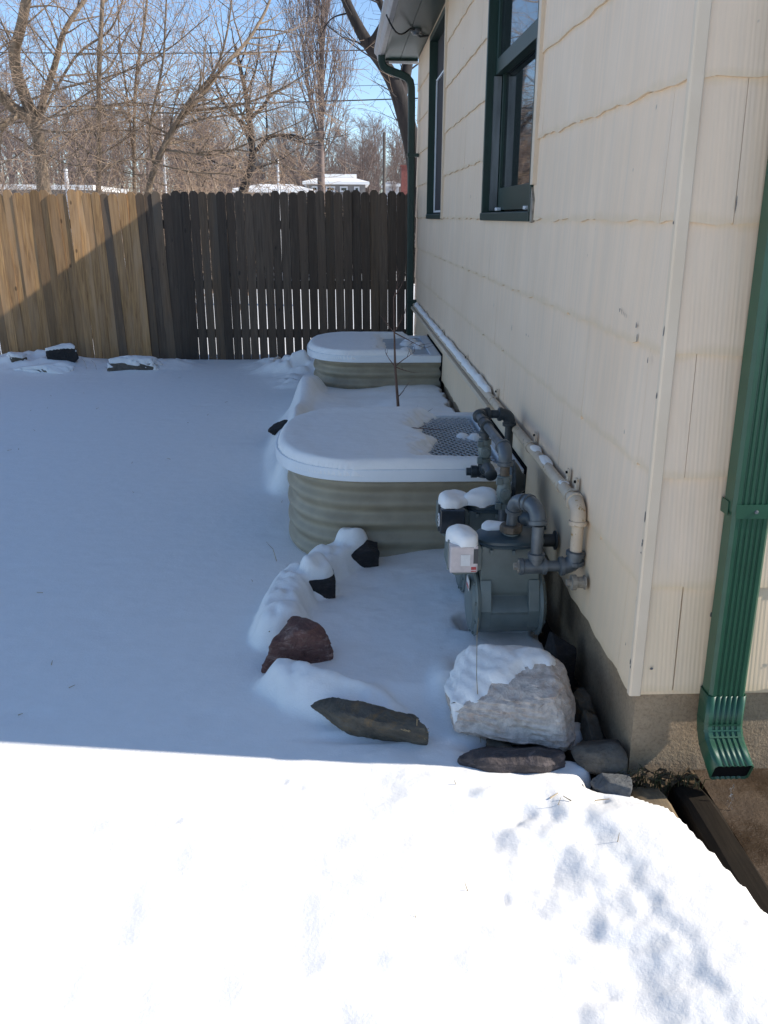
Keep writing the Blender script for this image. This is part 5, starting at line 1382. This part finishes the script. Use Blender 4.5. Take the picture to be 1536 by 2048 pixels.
make_tree('tree', 'tall narrow poplar with upright twigs in the middle', at(643, 392, 27)[:2] + (-.2,),
    [limb([(643, 410, 27), (642, 330, 27), (642, 250, 27), (643, 150, 27), (645, 60, 27), (648, -40, 27)], .15, .05),
     limb([(641, 290, 27), (625, 230, 27), (612, 150, 27), (604, 60, 27)], .07, .02),
     limb([(640, 320, 27), (655, 300, 27), (672, 270, 27), (690, 225, 27)], .045, .01),
     limb([(641, 360, 27), (615, 330, 27), (596, 300, 27)], .04, .01)],
    [dict(n=4.6, len=3.0, r=.026, ang=(14, 36), seg=5, up=.22, wob=.08, rmin=.006), dict(n=4.2, len=1.4, r=.011, ang=(14, 36), seg=4, up=.16, wob=.12, rmin=.005), dict(n=3.8, len=.75, r=.0075, ang=(15, 40), seg=3, up=.1, wob=.14, rmin=.0042)],
    B_GREY, B_GREY, 21, TG)
make_tree('tree', 'huge dark leaning trunk with forked limbs beside the eave', at(835, 392, 19)[:2] + (-.2,),
    [limb([(836, 430, 19), (832, 330, 19), (812, 240, 19), (792, 175, 19), (768, 130, 19), (738, 90, 19), (712, 45, 19), (688, -10, 19), (670, -80, 19)], .26, .085),
     limb([(738, 92, 19), (757, 65, 18.8), (770, 30, 18.6), (750, -20, 18.5), (745, -90, 18.5)], .11, .06),
     limb([(800, 200, 19), (815, 130, 19.2), (822, 60, 19.4), (815, -60, 19.6)], .16, .08),
     limb([(770, 132, 19), (720, 100, 18.6), (680, 70, 18.4), (630, 30, 18.2)], .025, .006),
     limb([(700, 25, 19), (660, 40, 19), (630, 95, 19)], .03, .008)],
    FINE(2.6, 1.9, 3.6, .9, 3.2, .5, (.018, .009, .006), .02), B_DARK, B_DARK, 25, TG)

# more distant trees: a few kinds, copied
def far_tree(seed, H, spread, kind):
    rg = random.Random(seed); limbs = [([(0, 0, -.4), (rg.uniform(-.2, .2), 0, H * .3), (rg.uniform(-.5, .5), 0, H * .62), (rg.uniform(-.7, .7), 0, H)], [H * .015, H * .012, H * .007, H * .0016])]
    for k in range(7):
        z = H * rg.uniform(.10, .5); a = rg.uniform(0, 6.28); L = H * rg.uniform(.35, .55)
        dx, dy = math.cos(a) * spread, math.sin(a) * spread
        limbs.append(([(0, 0, z), (dx * L * .35, dy * L * .35, z + L * .35), (dx * L * .6, dy * L * .6, z + L * .7), (dx * L * .75, dy * L * .75, z + L * 1.05)], [H * .007, H * .005, H * .003, H * .0009]))
    P = [dict(n=13, len=H * .17, r=H * .0032, ang=(25, 60), seg=4, up=.10, wob=.15, rmin=H * .0008), dict(n=9, len=H * .085, r=H * .0017, ang=(20, 60), seg=3, up=.06, wob=.2, rmin=H * .0006),
         dict(n=6, len=H * .05, r=H * .0011, ang=(20, 60), seg=2, up=.03, wob=.2, rmin=H * .0005)]
    return limbs, P
KINDS = ['tall bare tree with hazy grey twigs', 'broad bare tree with a rounded twiggy crown', 'slim bare tree with upswept twigs']
protos = []
def far(px, Y, kind, label, sc):
    x = at(px, 390, Y)[0]
    if len(protos) <= kind or protos[kind] is None:
        while len(protos) <= kind: protos.append(None)
        H = 10; limbs, P = far_tree(100 + kind * 7, H, (.75, .95, .45)[kind], kind)
        protos[kind] = make_tree('tree', label, (0, 0, 0), limbs, P, B_GREY, B_GREY, 60 + kind, TG)
        o = protos[kind]
    else:
        o = protos[kind].copy(); COL.objects.link(o); o['label'] = label
        for ch in protos[kind].children:
            c = ch.copy(); COL.objects.link(c); c.parent = o
    o.location = (x, Y, -.3); o.rotation_euler = (0, 0, (px * 1.7) % 6.28); o.scale = (sc, sc, sc * (.95 + .1 * ((px * 13) % 7) / 7))
for (px, Y, k, sc, lb) in [
    (-60, 30, 1, .75, 'broad twiggy tree at the left picture edge behind the large pale tree'),
    (30, 46, 0, .85, 'tall hazy tree seen between the limbs of the pale spreading tree'),
    (125, 38, 1, .68, 'broad bare tree right of the pale tree trunk, farther off'),
    (215, 55, 0, .85, 'tall grey tree behind the straight golden stem'),
    (300, 40, 1, .66, 'rounded grey tree behind the leaning forked tree'),
    (370, 62, 0, .95, 'tall far tree above the white pole'),
    (420, 44, 2, .72, 'slim upswept tree left of the black crooked tree'),
    (470, 75, 1, .95, 'broad far tree behind the black crooked tree'),
    (560, 70, 2, .9, 'slim far tree between black tree and poplar'),
    (597, 85, 0, 1.15, 'tall far tree just left of the poplar, behind the snowy roofs'),
    (690, 95, 1, 1.15, 'rounded far tree over the low house roof'),
    (725, 78, 2, .85, 'small upswept tree right of the low house'),
    (755, 105, 1, 1.25, 'broad pinkish tree behind the utility pole'),
    (800, 70, 2, .6, 'short thin tree beside the red brick chimney')]:
    far(px, Y, k, lb, sc)
# distant wood: reads as one brown mass
rg = random.Random(77); ol = {}
for k in range(520):
    y = rg.uniform(105, 150); x = rg.uniform(-75, 45); H = rg.uniform(8, 13.5) * (1 + .22 * math.sin(x * .13)) * (1 if x < -8 else .8)
    trunk = ([(x, y, -.5), (x + rg.uniform(-.4, .4), y, H * .5), (x + rg.uniform(-.8, .8), y, H)], [.11, .08, .03])
    ol.setdefault(9, []).append(trunk)
    sprout(ol, trunk[0], trunk[1], 0, [dict(n=16, len=3.6, r=.05, ang=(20, 55), seg=3, up=.12, wob=.15, rmin=.022, t0=.1), dict(n=7, len=1.9, r=.032, ang=(20, 60), seg=2, up=.05, wob=.2, rmin=.018)], rg)
allp = [q for v in ol.values() for q in v]
wd_ = tubes_mesh('distant_wood', allp, 3, B_GREY); stuff(wd_)
# brush right behind the fence
ob = {}; ob2 = {}; rg = random.Random(78)
for k in range(150):
    px = rg.uniform(-80, 480); Y = rg.uniform(15.5, 24); x, _, _ = at(px, 390, Y); h = rg.uniform(1.2, 2.6)
    st_ = ([(x, Y, -.3), (x + rg.uniform(-.5, .5), Y + rg.uniform(-.3, .3), h * .55), (x + rg.uniform(-1, 1), Y + rg.uniform(-.5, .5), h)], [.012, .009, .004])
    ob.setdefault(9, []).append(st_)
    sprout(ob, st_[0], st_[1], 0, [dict(n=6, len=.9, r=.007, ang=(20, 60), seg=4, up=.02, wob=.22, rmin=.003, t0=.1), dict(n=4, len=.45, r=.0045, ang=(20, 60), seg=3, up=0, wob=.25, rmin=.0025)], rg)
for k in range(330):
    px = rg.uniform(300, 850); Y = rg.uniform(25, 33); x, _, _ = at(px, 390, Y); h = rg.uniform(1.2, 1.95) + (Y - 25) * .02
    st_ = ([(x, Y, -.3), (x + rg.uniform(-.3, .3), Y + rg.uniform(-.3, .3), h * .55), (x + rg.uniform(-.5, .5), Y + rg.uniform(-.5, .5), h)], [.03, .022, .010])
    ob2.setdefault(9, []).append(st_)
    sprout(ob2, st_[0], st_[1], 0, [dict(n=13, len=.75, r=.018, ang=(20, 65), seg=3, up=-.02, wob=.22, rmin=.009, t0=.05, fall=.75), dict(n=5, len=.4, r=.012, ang=(20, 60), seg=2, up=-.03, wob=.25, rmin=.008)], rg)
stuff(tubes_mesh('dark_brush', [q for v in ob2.values() for q in v], 3, B_DARK))
stuff(tubes_mesh('undergrowth', [q for v in ob.values() for q in v], 3, B_TWIG))

# ------------------------------------------------------------------ far houses, poles and wires
HW1 = m_plain('house_siding', (.20, .185, .175), .7, .1, 3, 0); HW2 = m_plain('house_white', (.62, .62, .63), .6, .06, 3, 0)
BRK = m_plain('brick_red', (.22, .07, .055), .8, .2, 6, .1); POLEW = m_plain('pole_wood', (.10, .08, .065), .8, .2, 6, .1)
def far_house(label, px, Y, w_, dep, zw, zr, wall, over=.5, second=None, win=()):
    x, _, _ = at(px, 380, Y); z0 = -.4
    T = thing('far_house', label, 'house', (x, Y, z0), 'houses beyond the fence')
    b = MB(); b.box(x - w_ / 2, x + w_ / 2, Y, Y + dep, z0, zw); b.build('wall', wall, T)
    b = MB(); o = over
    def hip(x0, x1, y0, y1, za, zb, mb, rid):
        xm0, xm1 = x0 + (x1 - x0) * rid, x1 - (x1 - x0) * rid; ym = (y0 + y1) / 2
        vs = [(x0, y0, za - .16), (x1, y0, za - .16), (x1, y1, za - .16), (x0, y1, za - .16), (x0, y0, za), (x1, y0, za), (x1, y1, za), (x0, y1, za), (xm0, ym, zb), (xm1, ym, zb)]
        mb.add(vs, [(0, 3, 2, 1), (0, 1, 5, 4), (1, 2, 6, 5), (2, 3, 7, 6), (3, 0, 4, 7), (4, 5, 9, 8), (6, 7, 8, 9), (5, 6, 9), (7, 4, 8)])
    hip(x - w_ / 2 - o, x + w_ / 2 + o, Y - o, Y + dep + o, zw + .161, zr, b, .28); b.build('snowy_roof', SNOW, T)
    if second:
        (a, c, za, zb) = second
        b = MB(); b.box(x + a, x + c, Y + dep * .45, Y + dep * .75, zw + .2, za); b.build('upper_wall', HW2, T)
        b = MB(); b.box(x + a - .25, x + c + .25, Y + dep * .45 - .3, Y + dep * .75 + .3, za + .001, zb); b.build('upper_roof', SNOW, T)
    for (wx0, wx1, wz0, wz1) in win:
        b = MB(); b.box(x + wx0, x + wx1, Y - .06, Y - .002, wz0, wz1); f = b.build('window', HW2, T)
        b = MB(); b.box(x + wx0 + .09, x + wx1 - .09, Y - .075, Y - .062, wz0 + .09, wz1 - .09); b.build('pane', GLASS, f)
    return T
S_ = lambda py, Y: at(700, py, Y)[2]
Y1 = 62
far_house('low grey house under a stepped snowy roof right of the poplar', 672, Y1, 3.75, 6, S_(369, Y1), S_(350, Y1), HW1, .25, (-.9, 1.1, S_(352, Y1), S_(345, Y1)),
          win=((-1.55, -1.15, S_(384, Y1), S_(373, Y1)), (-.65, -.05, S_(384, Y1), S_(373, Y1)), (.25, .75, S_(384, Y1), S_(373, Y1)), (1.15, 1.5, S_(386, Y1), S_(373, Y1))))
Y2 = 48
far_house('snow covered roof peeping over the fence left of the poplar', 545, Y2, 3.4, 5, S_(386, Y2), S_(366, Y2), HW1, .25)
Y3 = 70
far_house('white walled shed with snowy roof right of the utility pole', 784, Y3, 1.0, 4, S_(372, Y3), S_(360, Y3), HW2, .12)
Y4 = 34
far_house('long low snowy roof behind the pale tree at left', 85, Y4, 3.0, 5, S_(384, Y4), S_(370, Y4), HW1, .3)
Y5 = 58
xc, _, _ = at(808, 380, Y5)
b = MB(); b.box(xc - .16, xc + .42, Y5, Y5 + .8, -.3, S_(332, Y5)); b.box(xc - .22, xc + .48, Y5 - .06, Y5 + .86, S_(332, Y5) + .001, S_(329, Y5)); b.build('chimney_tmp', BRK, None)
o = bpy.data.objects['chimney_tmp']; o.name = 'brick_chimney'; tag(o, 'red brick chimney block behind the far downspout', 'chimney')
def pole(label, px, Y, ptop, r, mat, cat='pole', cross=None, name='utility_pole'):
    x, _, _ = at(px, 380, Y); zt = at(px, ptop, Y)[2]; b = MB(); b.tube([(x, Y, -.4), (x, Y, zt * .5), (x, Y, zt)], [r, r * .92, r * .85], 10)
    if cross:
        for (z, w_) in cross: b.box(x - w_, x + w_, Y - r - .05, Y - r - .001, z - .04, z + .04)
    return tag(b.build(name, mat, None, smooth=50), label, cat)
pole('thin brown utility pole standing against the far trees', 768, 55, 265, .10, POLEW)
pole('slim white pole right of the black crooked tree', 557, 24, 318, .035, HW2, name='white_pole')
pole('short white pipe among twigs above the fence middle', 332, 17, 186, .018, HW2, name='white_pole')
pole('white vent pipe rising from the low roof at left', 135, 33, 338, .075, HW2, name='vent_pipe')
WIRE = m_plain('wire_black', (.02, .02, .022), .5, .1, 9, 0)
def wire(label, pa, pb, r, sag):
    a, c = np.array(at(*pa)), np.array(at(*pb)); b = MB(); pts = []
    for k in range(25):
        t = k / 24; q = a * (1 - t) + c * t; q[2] -= sag * 4 * t * (1 - t); pts.append(tuple(q))
    b.tube(pts, r, 6); return tag(b.build('overhead_wire', WIRE, None, smooth=60), label, 'wire', 'overhead wires')
wire('highest overhead wire crossing blue sky from the left', (-300, 98, 40), (1100, 86, 40), .022, .25)
wire('thick lower overhead wire passing the leaning trunk', (-300, 215, 40), (1100, 186, 40), .024, .15)
wire('faint thin overhead wire between the two darker wires', (-300, 180, 44), (1100, 160, 44), .010, .15)
